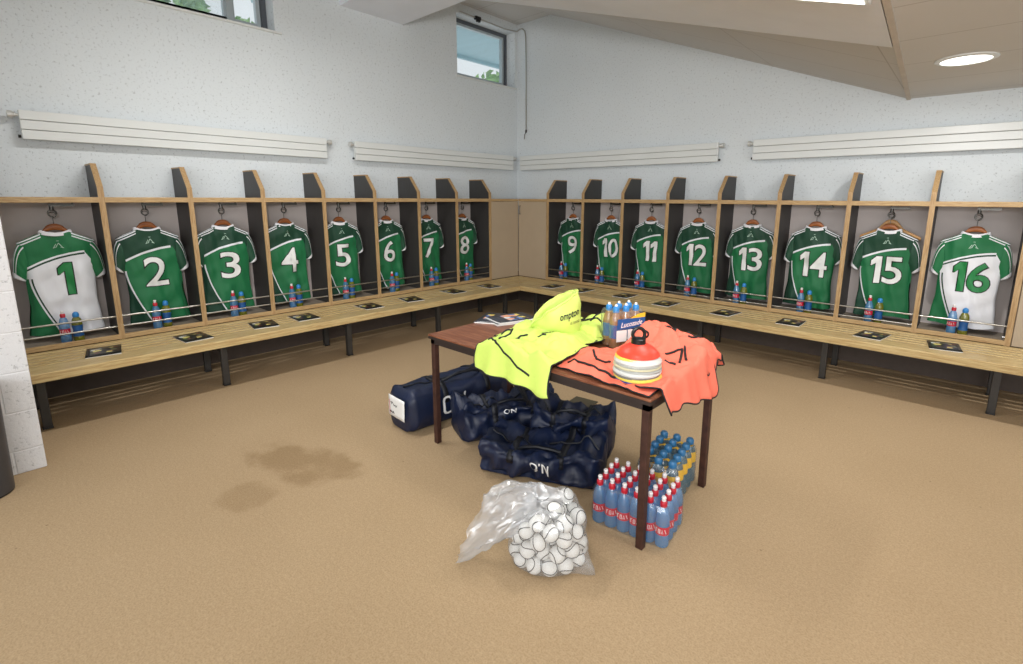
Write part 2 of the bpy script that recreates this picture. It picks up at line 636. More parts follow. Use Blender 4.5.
def wall_material(name, c, blocks=False):
    """painted, pitted concrete block"""
    m, nt, bs = new_mat(name)
    tc = nd(nt, 'ShaderNodeTexCoord')
    big = nd(nt, 'ShaderNodeTexNoise', i_Scale=0.9, i_Detail=3.0)
    pit = nd(nt, 'ShaderNodeTexNoise', i_Scale=46.0, i_Detail=4.0, i_Roughness=0.7)
    for n in (big, pit):
        nt.links.new(tc.outputs['Object'], n.inputs['Vector'])
    b = rgb(*c)
    lo = tuple(x * 0.90 for x in b[:3]) + (1,)
    a = mix_col(nt, big.outputs['Fac'], lo, b)
    k = smooth_mask(nt, math_node(nt, 'SUBTRACT', 1.0, pit.outputs['Fac']), 0.56, 0.68)
    dk = tuple(x * 0.55 for x in b[:3]) + (1,)
    a2 = mix_col(nt, math_node(nt, 'MULTIPLY', k, 0.8), a, dk)
    # scattered dark scuffs
    sc = nd(nt, 'ShaderNodeTexVoronoi', i_Scale=3.0)
    nt.links.new(tc.outputs['Object'], sc.inputs['Vector'])
    s = smooth_mask(nt, math_node(nt, 'SUBTRACT', 0.06, sc.outputs['Distance']), 0.0, 0.03)
    a2 = mix_col(nt, math_node(nt, 'MULTIPLY', s, 0.2), a2, dk)
    h = pit.outputs['Fac']
    if blocks:
        sep = nd(nt, 'ShaderNodeSeparateXYZ')
        nt.links.new(tc.outputs['Object'], sep.inputs[0])
        cmb = nd(nt, 'ShaderNodeCombineXYZ')
        nt.links.new(math_node(nt, 'ADD', sep.outputs[0], sep.outputs[1]), cmb.inputs[0])
        nt.links.new(math_node(nt, 'ADD', sep.outputs[2], 0.095), cmb.inputs[1])
        br = nd(nt, 'ShaderNodeTexBrick')
        br.inputs['Scale'].default_value = 1.0
        br.inputs['Brick Width'].default_value = 0.46
        br.inputs['Row Height'].default_value = 0.235
        br.inputs['Mortar Size'].default_value = 0.006
        br.inputs['Mortar Smooth'].default_value = 0.6
        nt.links.new(cmb.outputs[0], br.inputs['Vector'])
        a2 = mix_col(nt, math_node(nt, 'MULTIPLY', br.outputs['Fac'], 0.7), a2, tuple(min(1, x * 1.08) for x in b[:3]) + (1,))
        h = math_node(nt, 'SUBTRACT', math_node(nt, 'MULTIPLY', h, 0.6), br.outputs['Fac'])
    nt.links.new(a2, bs.inputs['Base Color'])
    bs.inputs['Roughness'].default_value = 0.75
    bs.inputs['Specular IOR Level'].default_value = 0.25
    bp = nd(nt, 'ShaderNodeBump', i_Strength=0.5 if blocks else 0.3, i_Distance=0.008)
    nt.links.new(h, bp.inputs['Height'])
    nt.links.new(bp.outputs[0], bs.inputs['Normal'])
    return m


def tile_material():
    """suspended ceiling tiles with dark joints, sharing one grid"""
    m, nt, bs = new_mat('ceiling_tiles')
    tc = nd(nt, 'ShaderNodeTexCoord')
    sep = nd(nt, 'ShaderNodeSeparateXYZ')
    nt.links.new(tc.outputs['Object'], sep.inputs[0])

    def joint(sock, off, step, wd):
        q = math_node(nt, 'MODULO', math_node(nt, 'ADD', sock, off), step)
        d = math_node(nt, 'ABSOLUTE', math_node(nt, 'SUBTRACT', q, step / 2))
        return smooth_mask(nt, d, step / 2 - wd, step / 2 - wd * 0.4)
    j1 = joint(sep.outputs[0], 20 * 1.22 - 0.68 + 0.61, 1.22, 0.006)
    j2 = joint(sep.outputs[1], 40 * 0.66 + 0.48 + 0.33, 0.66, 0.007)
    j = math_node(nt, 'MAXIMUM', j1, j2)
    n = nd(nt, 'ShaderNodeTexNoise', i_Scale=1.2, i_Detail=4.0)
    nt.links.new(tc.outputs['Object'], n.inputs['Vector'])
    a = mix_col(nt, n.outputs['Fac'], rgb(202, 200, 196), rgb(212, 210, 208))
    nt.links.new(mix_col(nt, math_node(nt, 'MULTIPLY', j, 0.38), a, rgb(120, 112, 98)), bs.inputs['Base Color'])
    bs.inputs['Roughness'].default_value = 0.85
    return m


M_floor = floor_material()
M_wall = wall_material('painted_block_wall', (224, 230, 233))
M_pier = wall_material('painted_block_pier', (228, 228, 230), True)
M_ceiling = tile_material()
M_beam = plain('painted_beam', (230, 234, 242), 0.75, var=0.03, scale=3, bump=0.15, bscale=20)
M_frame_dark = plain('grey_window_frame', (92, 96, 102), 0.4, 0.3, var=0.04)
M_frame_light = plain('pale_window_frame', (176, 186, 190), 0.4, 0.2, var=0.04)

M_trim = plain('brown_grey_trim', (196, 186, 174), 0.7, var=0.08, scale=6)

# ------------------------------------------------------------------ the room
struct(MB().box(-0.3, 9.2, -9.2, 0.3, -0.12, 0.0).build('floor', M_floor, smooth=0), 'sand coloured carpet floor with faint damp stains')
W1Y0, W1Y1, W2Y0, W2Y1, WZ0, WZ1 = -6.9, -3.58, -1.19, -0.055, 3.262, 4.05
wl = MB()
wl.box(-0.28, 0, -9.2, 0.3, 0, WZ0)
wl.box(-0.28, 0, W1Y1, W2Y0, WZ0, WZ1)
wl.box(-0.28, 0, -9.2, W1Y0, WZ0, WZ1)
wl.box(-0.28, 0, W2Y1, 0.3, WZ0, WZ1)
wl.box(-0.28, 0, -9.2, 0.3, WZ1, 4.5)
struct(wl.build('wall_left', M_wall, smooth=0), 'white painted pitted block wall behind shirts one to eight')
struct(MB().box(0, 9.2, 0, 0.28, 0, 4.5).build('wall_right', M_wall, smooth=0), 'white painted pitted block wall behind shirts nine to sixteen')
struct(MB().box(0.0, 1.56, -7.2, -5.80, 0, 4.3).build('wall_side', M_pier, smooth=0, bevel=0.006), 'white painted block wall end beside the first locker')
RX, RZ, TX, TZ = 4.973, 2.525, 0.65, 4.173
SL = (TZ - RZ) / (RX - TX)
cz = lambda x: TZ if x < TX else (TZ - SL * (x - TX) if x < RX else RZ)
ridge = lambda y: 4.94 - 0.063 * y          # the ridge is not quite square to the end wall
cm = MB()
prof = lambda y: [(-0.28, TZ), (TX, TZ), (ridge(y), RZ), (9.2, RZ), (9.2, 4.9), (-0.28, 4.9)]
ys = [0.28, -2.2, -4.6, -9.2]
for y in ys:
    cm.add([(x, y, z) for x, z in prof(y)], [])
for a in range(3):
    cm.f += [[a * 6 + k, a * 6 + (k + 1) % 6, a * 6 + 6 + (k + 1) % 6, a * 6 + 6 + k] for k in range(6)]
cm.f += [[5, 4, 3, 2, 1, 0], [18, 19, 20, 21, 22, 23]]
cm.m = [0] * len(cm.f)
struct(cm.build('ceiling', M_ceiling, smooth=0), 'cream tiled ceiling that slopes down to a low flat part')
bz = lambda x: 3.69 if x < 1.22 else 3.69 - 0.3062 * (x - 1.22)
bm_ = MB().box(0, 1.22, -2.86, -2.04, 3.69, TZ + 0.05)
e0, e1 = ridge(-2.04) - 0.022, ridge(-3.7) - 0.022
q0 = [(1.22, 3.69), (e0, bz(e0)), (e0, RZ + 0.05), (1.22, TZ + 0.05)]
q1 = [(1.22, 3.69), (e1, bz(e0)), (e1, RZ + 0.05), (1.22, TZ + 0.05)]
bm_.add([(x, -2.04, z) for x, z in q0] + [(x, -3.7, z) for x, z in q1], [(0, 1, 2, 3), (7, 6, 5, 4), (0, 4, 5, 1), (1, 5, 6, 2), (2, 6, 7, 3), (3, 7, 4, 0)])
struct(bm_.build('ceiling_beam', M_beam, smooth=0), 'boxed white beam under the sloped ceiling')
tm = MB()
w_ = 0.016
tm.add([(ridge(y) + d, y, z) for y in (0, -9.2) for d, z in ((-w_, RZ - 0.010), (w_, RZ - 0.010), (w_, RZ + 0.02), (-w_, RZ + 0.02))], [(0, 1, 2, 3), (7, 6, 5, 4), (0, 4, 5, 1), (1, 5, 6, 2), (2, 6, 7, 3), (3, 7, 4, 0)])
struct(tm.build('trim_1', M_trim, smooth=0), 'painted strip where the sloped and flat ceilings meet')

# windows ------------------------------------------------------------
def window(n, y0, y1, mullions, opener, label):
    r = thing('window_%d' % n, label, 'window', (0, 0, 0))
    r['kind'] = 'structure'
    f = MB()
    fx0, fx1 = -0.26, -0.17
    t = 0.05
    f.box(fx0, fx1, y0, y1, WZ0, WZ0 + t)
    f.box(fx0, fx1, y0, y1, WZ1 - t, WZ1)
    f.box(fx0, fx1, y0, y0 + t, WZ0 + t, WZ1 - t)
    f.box(fx0, fx1, y1 - t, y1, WZ0 + t, WZ1 - t)
    f.build('window_frame', M_frame_dark, r, smooth=0, bevel=0.004)
    edges = [y0 + t] + mullions + [y1 - t]
    for a, b in zip(edges[:-1], edges[1:]):
        a2, b2 = a + 0.012, b - 0.012
        s = MB()
        for q in ((a2, b2, WZ0 + t, WZ0 + t + 0.03), (a2, b2, WZ1 - t - 0.03, WZ1 - t), (a2, a2 + 0.035, WZ0 + t + .03, WZ1 - t - .03), (b2 - 0.035, b2, WZ0 + t + .03, WZ1 - t - .03)):
            s.box(-0.24, -0.18, *q)
        so = s.build('sash', M_frame_light, r, smooth=0)
        MB().box(-0.215, -0.209, a2 + 0.03, b2 - 0.03, WZ0 + t + 0.02, WZ1 - t - 0.02).build('pane', M_glass, so, smooth=0)
    for mu in mullions:
        MB().box(fx0, fx1 + 0.005, mu - 0.03, mu + 0.03, WZ0 + t, WZ1 - t).build('mullion', M_frame_light, r, smooth=0)
    MB().box(-0.17, 0.025, y0 - 0.03, y1 + 0.06 if n == 1 else y1 + 0.03, WZ0 - 0.022, WZ0).build('window_sill', M_white_metal, r, smooth=0, bevel=0.004)
    return r


window(1, W1Y0, W1Y1, [-3.93, -5.4], False, 'clerestory window with leaves outside, high above the radiators')
window(2, W2Y0, W2Y1, [], True, 'grey framed clerestory window tucked into the room corner')
# window winder
r = thing('window_winder', 'thin window winder conduit running from the corner window down the wall', 'window winder')
path = [(0.03, -1.15, 4.06), (0.03, -0.7, 4.05), (0.03, -0.30, 4.04), (0.035, -0.05, 4.06), (0.07, -0.025, 4.09)]
path += [(0.12, -0.022, 4.09), (0.17, -0.02, 4.05), (0.19, -0.02, 3.96), (0.197, -0.02, 3.7), (0.205, -0.02, 2.62)]
MB().tube(path, 0.009, 6).build('conduit', M_steel, r)
MB().box(0.002, 0.05, -0.88, -0.78, 4.03, 4.075).box(0.02, 0.06, -0.86, -0.80, 4.00, 4.035).build('chain_opener', M_blackplastic, r, bevel=0.006)
MB().tube([(0.205, -0.02, 2.64), (0.205, -0.024, 2.60)], 0.014, 8).tube([(0.205, -0.03, 2.60), (0.2, -0.05, 2.56), (0.196, -0.05, 2.50)], 0.006, 6).build('crank', M_hookmetal, r)

# outdoors, seen through the glass ------------------------------------
M_soffit = plain('teal_soffit', (150, 182, 190), 0.5, var=0.08, scale=2, stretch=(1, 6, 1))
struct(MB().box(-2.0, -0.28, -3.0, 2.5, 4.22, 4.35).box(-2.06, -2.0, -3.0, 2.5, 4.16, 4.38).build('roof_soffit', M_soffit, smooth=0), 'teal grey eaves soffit outside the corner window')
M_leaf = plain('green_leaves', (150, 190, 120), 0.6, var=0.5, scale=5)
M_bark = plain('bark', (92, 80, 62), 0.9, var=0.2)


def tree(loc, hgt, rad, label, n_leaf=1500):
    r = thing('garden_tree', label, 'tree', loc, 0, 'trees outside the clerestory')
    MB().tube([(0, 0, 0), (0.05, 0.02, hgt * 0.5), (0, 0, hgt)], [0.14, 0.1, 0.05], 8).build('trunk', M_bark, r)
    m = MB()
    for i in range(n_leaf):
        th, ph = random.uniform(0, 2 * PI), math.acos(random.uniform(-1, 1))
        q = rad * random.uniform(0.35, 1.0) ** 0.5
        c = Vector((q * math.sin(ph) * math.cos(th), q * math.sin(ph) * math.sin(th), hgt + 0.8 * q * math.cos(ph)))
        a = Vector((random.gauss(0, 1), random.gauss(0, 1), random.gauss(0, 1))).normalized()
        b = a.orthogonal().normalized()
        s = random.uniform(0.06, 0.13)
        m.add([c - a * s, c + b * s * 0.5, c + a * s, c - b * s * 0.5], [(0, 1, 2, 3)])
    m.build('foliage', M_leaf, r, smooth=0)


tree((-4.0, -3.42, 0.0), 4.40, 0.52, 'green garden tree outside the long clerestory window', 420)
tree((-4.0, 3.45, 0.0), 4.25, 0.62, 'green garden tree glimpsed below the eaves in the corner window', 420)
tree((-4.4, -2.28, 0.0), 4.35, 0.34, 'small green garden tree beyond the end post of the long clerestory', 160)

# ceiling lights ------------------------------------------------------
dl = None
for i, (lx, ly) in enumerate(DOWNLIGHTS):
    if dl is None:
        dl = thing('ceiling_downlight', 'lit round recessed downlight in the low flat ceiling', 'ceiling light', (lx, ly, RZ), 0, 'round downlights in the flat ceiling')
        MB().lathe([(0.135, 0.0), (0.135, -0.012), (0.165, -0.006), (0.165, 0.0)], 32, caps=False).build('bezel', M_white_metal, dl)
        MB().lathe([(0.0, -0.010), (0.07, -0.010), (0.134, -0.006)], 32, caps=False).build('lens', M_lamp, dl)
    else:
        copy_tree(dl, (lx, ly, RZ), 0)
r = thing('strip_light', 'lit strip light under the boxed beam beside the flat ceiling', 'ceiling light')
fa, fb = 4.15, 5.085
MB().prism([(fa, bz(fa) - 0.03), (fb, bz(fb) - 0.03), (fb, bz(fb)), (fa, bz(fa))], -3.48, -3.06, axis=1).build('housing', M_white_metal, r, smooth=0)
MB().prism([(fa + .02, bz(fa + .02) - 0.034), (fb - .02, bz(fb - .02) - 0.034), (fb - .02, bz(fb - .02) - 0.028), (fa + .02, bz(fa + .02) - 0.028)], -3.46, -3.08, axis=1).build('diffuser', M_lamp, r, smooth=0)
r = thing('strip_light', 'lit strip light hanging below the high slope near the shirts', 'ceiling light')
MB().box(2.09, 2.21, -4.97, -3.33, 3.46, 3.52).tube([(2.15, -4.7, 3.51), (2.15, -4.7, cz(2.15) + 0.01)], 0.006, 6).tube([(2.15, -3.8, 3.51), (2.15, -3.8, cz(2.15) + 0.01)], 0.006, 6).build('housing', M_white_metal, r, smooth=0)
MB().box(2.10, 2.20, -4.95, -3.35, 3.45, 3.461).build('diffuser', M_lamp, r, smooth=0)

# ------------------------------------------------------------------ radiators
def radiator(L, loc, rz, label, ends):
    """L long, centred; front faces local -Y; base z=0 is its lower edge"""
    r = thing('panel_radiator', label, 'radiator', loc, rz, 'white radiators along the walls')
    for k in range(3):
        z0 = k * 0.072
        MB().box(-L / 2, L / 2, -0.095, -0.05, z0, z0 + 0.0685).build('panel', M_white_metal, r, smooth=0, bevel=0.005)
    MB().box(-L / 2 + 0.01, L / 2 - 0.01, -0.07, -0.055, 0.004, 0.206).build('rear_plate', M_dark_gap, r, smooth=0)
    for s in (-1, 1):
        MB().box(s * L * 0.38 - 0.03, s * L * 0.38 + 0.03, -0.052, -0.002, 0.05, 0.16).build('bracket', M_white_metal, r, smooth=0)
    for s in ends:
        e = s * L / 2
        v = MB()
        v.tube([(e, -0.07, 0.175), (e + s * 0.018, -0.07, 0.175), (e + s * 0.020, -0.07, 0.175), (e + s * 0.030, -0.07, 0.175)], [0.013, 0.013, 0.022, 0.022], 10)
        v.tube([(e + s * 0.030, -0.07, 0.175), (e + s * 0.032, -0.07, 0.175), (e + s * 0.060, -0.07, 0.175), (e + s * 0.063, -0.07, 0.175)], [0.014, 0.029, 0.029, 0.018], 12)
        v.tube([(e + s * 0.036, -0.07, 0.175), (e + s * 0.036, -0.003, 0.175)], 0.008, 8)
        v.build('valve', M_valve, r)
    MB().tube([(ends[0] * (L / 2 + 0.004), -0.06, 0.02), (ends[0] * (L / 2 + 0.02), -0.06, 0.02)], 0.012, 8).build('drain_plug', M_blackplastic, r)


A90 = PI / 2
RADZ = 2.035
radiator(2.40, (0, -4.36, RADZ), A90, 'long white wall radiator above shirts one to four', (-1, 1))
radiator(2.64, (0, -1.50, RADZ), A90, 'white wall radiator above shirts five to eight, below the corner window', (-1, 1))
radiator(3.09, (1.69, 0, RADZ), 0, 'white wall radiator above shirts nine to twelve, ending at the corner', (1,))
radiator(3.10, (5.17, 0, RADZ), 0, 'white wall radiator under the round lit downlight', (-1,))

# ------------------------------------------------------------------ lockers
ZB, ZS = 0.45, 1.5826
DEP = 0.42
PROF = [(0, ZB), (-DEP + 0.012, ZB), (-DEP + 0.012, 1.676), (-0.262, 1.855), (0, 1.855)]


def side_panel(parent, u):
    t = 0.015
    MB().prism([(-y, z) for y, z in PROF][::1] if False else [(y, z) for y, z in reversed(PROF)], u - t, u + t, axis=0).build('side_panel', M_laminate, parent, smooth=0)
    e = MB()
    w = 0.019
    e.box(u - w, u + w, -DEP, -DEP + 0.012, ZB, 1.6813)
    a, b = (-DEP, 1.6813), (-0.259, 1.867)
    e.prism([(a[0], a[1]), (a[0] + 0.012, a[1] - 0.004), (b[0] - 0.002, b[1] - 0.013), (b[0], b[1])][::-1], u - w, u + w, axis=0)
    e.box(u - w, u + w, -0.259, 0, 1.855, 1.867)
    e.build('edge_band', M_edge_v, parent, smooth=0)


def shift_hook(r, dx):
    for k in r.children:
        if k.name.startswith('coat_hook'):
            k.location.x = dx


def locker_parts(r, half, left_panel, right_panel, rails=2, left_wall=True):
    if left_panel:
        side_panel(r, -half)
    if right_panel:
        side_panel(r, half)
    g = 0.017
    a, b = -half + g, half - g
    MB().box(a, b, -0.018, -0.004, ZB, ZS - 0.018).build('back_panel', M_backpanel, r, smooth=0)
    MB().box(a, b, -DEP + 0.014, 0, ZS - 0.018, ZS + 0.018).build('shelf', M_base, r, smooth=0)
    MB().box(a, b, -DEP - 0.001, -DEP + 0.014, ZS - 0.022, ZS + 0.02).build('shelf_edge', M_edge_x, r, smooth=0, bevel=0.003)
    MB().box(a, b, -DEP + 0.02, -0.018, ZB + 0.002, 0.478).build('base_board', M_base, r, smooth=0)
    MB().box(a, b, -DEP + 0.001, -DEP + 0.02, ZB + 0.002, 0.492).build('front_rail', M_edge_x, r, smooth=0, bevel=0.003)
    zr = (0.64, 0.555) if left_wall else (0.607, 0.515)
    for k, z in enumerate(zr):
        if k < rails:
            MB().tube([(a - 0.0, -DEP + 0.03, z), (b + 0.0, -DEP + 0.03, z)], 0.0075, 10).build('towel_rail', M_steel, r)
    if rails == 1:
        MB().tube([(b - 0.02, -DEP + 0.03, zr[1]), (b, -DEP + 0.03, zr[1])], 0.012, 10).build('rail_socket', M_chrome, r)
    h = MB()
    h.box(-0.015, 0.135, -0.235, -0.215, ZS - 0.052, ZS - 0.032)
    for q in (-0.008, 0.125):
        h.box(q - 0.006, q + 0.006, -0.232, -0.218, ZS - 0.034, ZS - 0.016)
    h.tube([(0.0, -0.225, ZS - 0.045), (0.0, -0.225, ZS - 0.08)], 0.013, 10)
    ring = [(0.0 + 0.024 * math.sin(t), -0.225, ZS - 0.104 + 0.026 * math.cos(t)) for t in [2 * PI * i / 18 for i in range(18)]]
    h.tube(ring, 0.006, 8, closed=True)
    h.build('coat_hook', M_hookmetal, r)


mid_y = lambda j: -(DEP + 0.577 + (8 - j) * 0.6) - 0.3
mid_x = lambda j: DEP + 0.5634 + (j - 9) * 0.6099 + 0.305
LOCK = {}
src = None
for j in range(1, 9):
    lab = 'open wooden locker bay holding the %s shirt with numeral %s' % ('white' if j == 1 else 'green', WORDS[j])
    if src is None:
        src = thing('open_locker', lab, 'locker', (0, mid_y(j), 0), A90, 'open locker bays along both walls')
        locker_parts(src, 0.3, False, True)
        LOCK[j] = src
    else:
        LOCK[j] = copy_tree(src, (0, mid_y(j), 0), A90, lab)
src = None
for j in range(9, 16):
    lab = 'open wooden locker bay holding the green shirt with numeral %s' % WORDS[j]
    if src is None:
        src = thing('open_locker', lab, 'locker', (mid_x(j), 0, 0), 0, 'open locker bays along both walls')
        locker_parts(src, 0.305, True, False, left_wall=False)
        LOCK[j] = src
    else:
        LOCK[j] = copy_tree(src, (mid_x(j), 0, 0), 0, lab)
l16 = thing('open_locker', 'open wooden locker bay holding the white shirt with numeral sixteen', 'locker', (mid_x(16), 0, 0), 0, 'open locker bays along both walls')
locker_parts(l16, 0.305, True, True, rails=1, left_wall=False)

# cabinets ------------------------------------------------------------
def cabinet(name_label, u0, u1, loc, rz, handle_u=None, depth=DEP):
    r = thing('wall_cabinet', name_label, 'cabinet', loc, rz, 'closed cabinets beside the lockers')
    MB().box(u0, u1, -depth + 0.02, 0, ZB, ZS - 0.02).build('body', M_cream, r, smooth=0)
    MB().box(u0 + 0.003, u1 - 0.003, -depth, -depth + 0.019, ZB + 0.006, ZS - 0.022).build('door', M_cream, r, smooth=0, bevel=0.002)
    MB().box(u0, u1, -depth - 0.001, 0, ZS - 0.018, ZS + 0.018).build('top_board', M_edge_x, r, smooth=0, bevel=0.002)
    if handle_u is not None:
        MB().tube([(handle_u, -depth, 1.50), (handle_u, -depth - 0.025, 1.495), (handle_u, -depth - 0.028, 1.44), (handle_u, -depth - 0.025, 1.385), (handle_u, -depth, 1.38)], 0.007, 8).build('handle', M_hookmetal, r)
    return r


cabinet('beige corner cabinet beside the locker of shirt eight', -0.976 + 0.0, -DEP - 0.003, (0, 0, 0), A90)
cabinet('beige corner cabinet with upright handle beside the locker of shirt nine', DEP - 0.0, 0.962, (0, 0, 0), 0, handle_u=0.46)
cabinet('beige cabinet at the far end of the lockers beside shirt sixteen', mid_x(16) + 0.305 + 0.022, 7.0, (0, 0, 0), 0)

# ------------------------------------------------------------------ benches
B0, B1, BZ0 = 0.425, 1.07, 0.387
slats = [(0.425, 0.484), (0.511, 0.570), (0.597, 0.656), (0.683, 0.742), (0.769, 0.828), (0.855, 1.07)]


def bench(side, far, label, legs):
    r = thing('slatted_bench', label, 'bench')
    mk = (lambda d, a: (d, -a)) if side == 'L' else (lambda d, a: (a, -d))
    m = MB()
    for d0, d1 in slats:
        z0 = BZ0 if d1 > 1 else 0.428
        z1 = 0.45
        q = [mk(d0, d0 + 0.0015), mk(d1, d1 + 0.0015), mk(d1, far), mk(d0, far)]
        if side == 'L':
            q = q[::-1]
        vs = [(x, y, z0) for x, y in q] + [(x, y, z1) for x, y in q]
        m.add(vs, [(3, 2, 1, 0), (4, 5, 6, 7), (0, 1, 5, 4), (1, 2, 6, 5), (2, 3, 7, 6), (3, 0, 4, 7)])
    m.build('slat_seat', M_pine_y if side == 'L' else M_pine_x, r, smooth=0, bevel=0.006)

    def bar(name, d0, d1, a0, a1, z0, z1, mt):
        p, q = mk(d0, a0), mk(d1, a1)
        MB().box(min(p[0], q[0]), max(p[0], q[0]), min(p[1], q[1]), max(p[1], q[1]), z0, z1).build(name, mt, r, smooth=0, bevel=0.004)
    bar('bench_rail', 0.80, 0.84, 0.90, far - 0.02, 0.325, 0.385, M_railsteel)
    bar('bench_rail', 0.45, 0.49, 0.55, far - 0.02, 0.37, 0.426, M_railsteel)
    for a in legs:
        bar('leg', 0.842, 0.892, a - 0.025, a + 0.025, 0.012, 0.386, M_benchsteel)
        bar('leg', 0.335, 0.385, a - 0.025, a + 0.025, 0.012, 0.426, M_benchsteel)
        bar('cross_bar', 0.385, 0.842, a - 0.02, a + 0.02, 0.29, 0.325, M_benchsteel)
        for d in (0.867, 0.36):
            bar('foot_cap', d - 0.028, d + 0.028, a - 0.028, a + 0.028, 0.0, 0.012, M_blackplastic)
    return r


bench('L', 5.79, 'pale wooden slatted bench below shirts one to eight', [5.74, 4.605, 3.455, 2.305, 1.16])
bench('R', 7.0, 'pale wooden slatted bench below shirts nine to sixteen', [5.82, 4.67, 3.50, 2.33, 1.18])

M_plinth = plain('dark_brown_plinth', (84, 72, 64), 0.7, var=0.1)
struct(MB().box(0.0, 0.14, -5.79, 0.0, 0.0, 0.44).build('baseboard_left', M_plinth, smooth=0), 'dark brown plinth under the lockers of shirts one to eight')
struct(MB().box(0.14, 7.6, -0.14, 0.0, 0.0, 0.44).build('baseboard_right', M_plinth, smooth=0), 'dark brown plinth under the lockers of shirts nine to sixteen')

# ------------------------------------------------------------------ shirts
def shirt_material(white_body):
    m, nt, bs = new_mat('shirt_cloth_white' if white_body else 'shirt_cloth_green')
    uv = nd(nt, 'ShaderNodeUVMap')
    sep = nd(nt, 'ShaderNodeSeparateXYZ')
    nt.links.new(uv.outputs[0], sep.inputs[0])
    # uv holds (u + 1, v): design coordinates in metres
    u = math_node(nt, 'SUBTRACT', sep.outputs[0], 1.0)
    v = sep.outputs[1]
    G, DG, WH = rgb(10, 106, 60), rgb(5, 60, 40), rgb(228, 230, 236)
    line = math_node(nt, 'ADD', 1.148, math_node(nt, 'SUBTRACT', math_node(nt, 'MULTIPLY', u, 0.285), math_node(nt, 'MULTIPLY', math_node(nt, 'MULTIPLY', u, u), 0.75)))
    dl_ = math_node(nt, 'SUBTRACT', v, line)
    lim = math_node(nt, 'LESS_THAN', u, 0.15)
    above = math_node(nt, 'GREATER_THAN', dl_, 0.0)
    drop = math_node(nt, 'MAXIMUM', math_node(nt, 'SUBTRACT', 0.97, v), 0.0)
    up_ = math_node(nt, 'ADD', -0.187, math_node(nt, 'MULTIPLY', math_node(nt, 'POWER', drop, 1.49), 0.448))
    ds = math_node(nt, 'SUBTRACT', u, up_)
    below = math_node(nt, 'LESS_THAN', v, 0.985)
    sidep = math_node(nt, 'MULTIPLY', math_node(nt, 'LESS_THAN', ds, 0.0), below)
    pipe = math_node(nt, 'MULTIPLY', math_node(nt, 'LESS_THAN', math_node(nt, 'ABSOLUTE', ds), 0.0055), below)
    band = math_node(nt, 'MULTIPLY', math_node(nt, 'LESS_THAN', math_node(nt, 'ABSOLUTE', dl_), 0.0095), lim)
    if white_body:
        ur = math_node(nt, 'ADD', 0.146, math_node(nt, 'MULTIPLY', math_node(nt, 'SUBTRACT', 1.179, v), 0.55))
        # past the arm seam the body is white again further down
        right = math_node(nt, 'MULTIPLY', math_node(nt, 'GREATER_THAN', u, ur), math_node(nt, 'GREATER_THAN', v, 1.0))
        yoke = math_node(nt, 'MAXIMUM', above, right)
        c = mix_col(nt, yoke, WH, G)
        dband = math_node(nt, 'MULTIPLY', math_node(nt, 'LESS_THAN', math_node(nt, 'ABSOLUTE', math_node(nt, 'ADD', dl_, 0.013)), 0.007), lim)
        c = mix_col(nt, dband, c, DG)
        band = math_node(nt, 'MULTIPLY', math_node(nt, 'LESS_THAN', math_node(nt, 'ABSOLUTE', math_node(nt, 'SUBTRACT', dl_, 0.002)), 0.007), lim)
        c = mix_col(nt, band, c, WH)
        c = mix_col(nt, sidep, c, G)
        dpipe = math_node(nt, 'MULTIPLY', math_node(nt, 'LESS_THAN', math_node(nt, 'ABSOLUTE', math_node(nt, 'SUBTRACT', ds, 0.009)), 0.0065), below)
        c = mix_col(nt, dpipe, c, DG)
        c = mix_col(nt, pipe, c, WH)
    else:
        right = math_node(nt, 'MULTIPLY', math_node(nt, 'GREATER_THAN', u, math_node(nt, 'ADD', 0.165, math_node(nt, 'MULTIPLY', math_node(nt, 'SUBTRACT', 1.17, v), 0.45))), math_node(nt, 'GREATER_THAN', v, 1.0))
        c = mix_col(nt, math_node(nt, 'MAXIMUM', above, right), G, DG)
        c = mix_col(nt, sidep, c, DG)
        c = mix_col(nt, pipe, c, WH)
        c = mix_col(nt, band, c, WH)
    # shoulder stripes
    au = math_node(nt, 'ABSOLUTE', u)
    vt = math_node(nt, 'SUBTRACT', 1.335, math_node(nt, 'MULTIPLY', math_node(nt, 'SUBTRACT', au, 0.075), 0.48))
    d = math_node(nt, 'SUBTRACT', vt, v)
    out = math_node(nt, 'GREATER_THAN', au, 0.088)
    for ctr in (0.008, 0.028):
        s = math_node(nt, 'MULTIPLY', math_node(nt, 'LESS_THAN', math_node(nt, 'ABSOLUTE', math_node(nt, 'SUBTRACT', d, ctr)), 0.0048), out)
        c = mix_col(nt, s, c, WH)
    nt.links.new(c, bs.inputs['Base Color'])
    bs.inputs['Roughness'].default_value = 0.62
    bs.inputs['Sheen Weight'].default_value = 0.1
    tc = nd(nt, 'ShaderNodeTexCoord')
    wv = nd(nt, 'ShaderNodeTexNoise', i_Scale=400.0)
    nt.links.new(tc.outputs['Object'], wv.inputs['Vector'])
    bp = nd(nt, 'ShaderNodeBump', i_Strength=0.1, i_Distance=0.002)
    nt.links.new(wv.outputs['Fac'], bp.inputs['Height'])
    nt.links.new(bp.outputs[0], bs.inputs['Normal'])
    return m


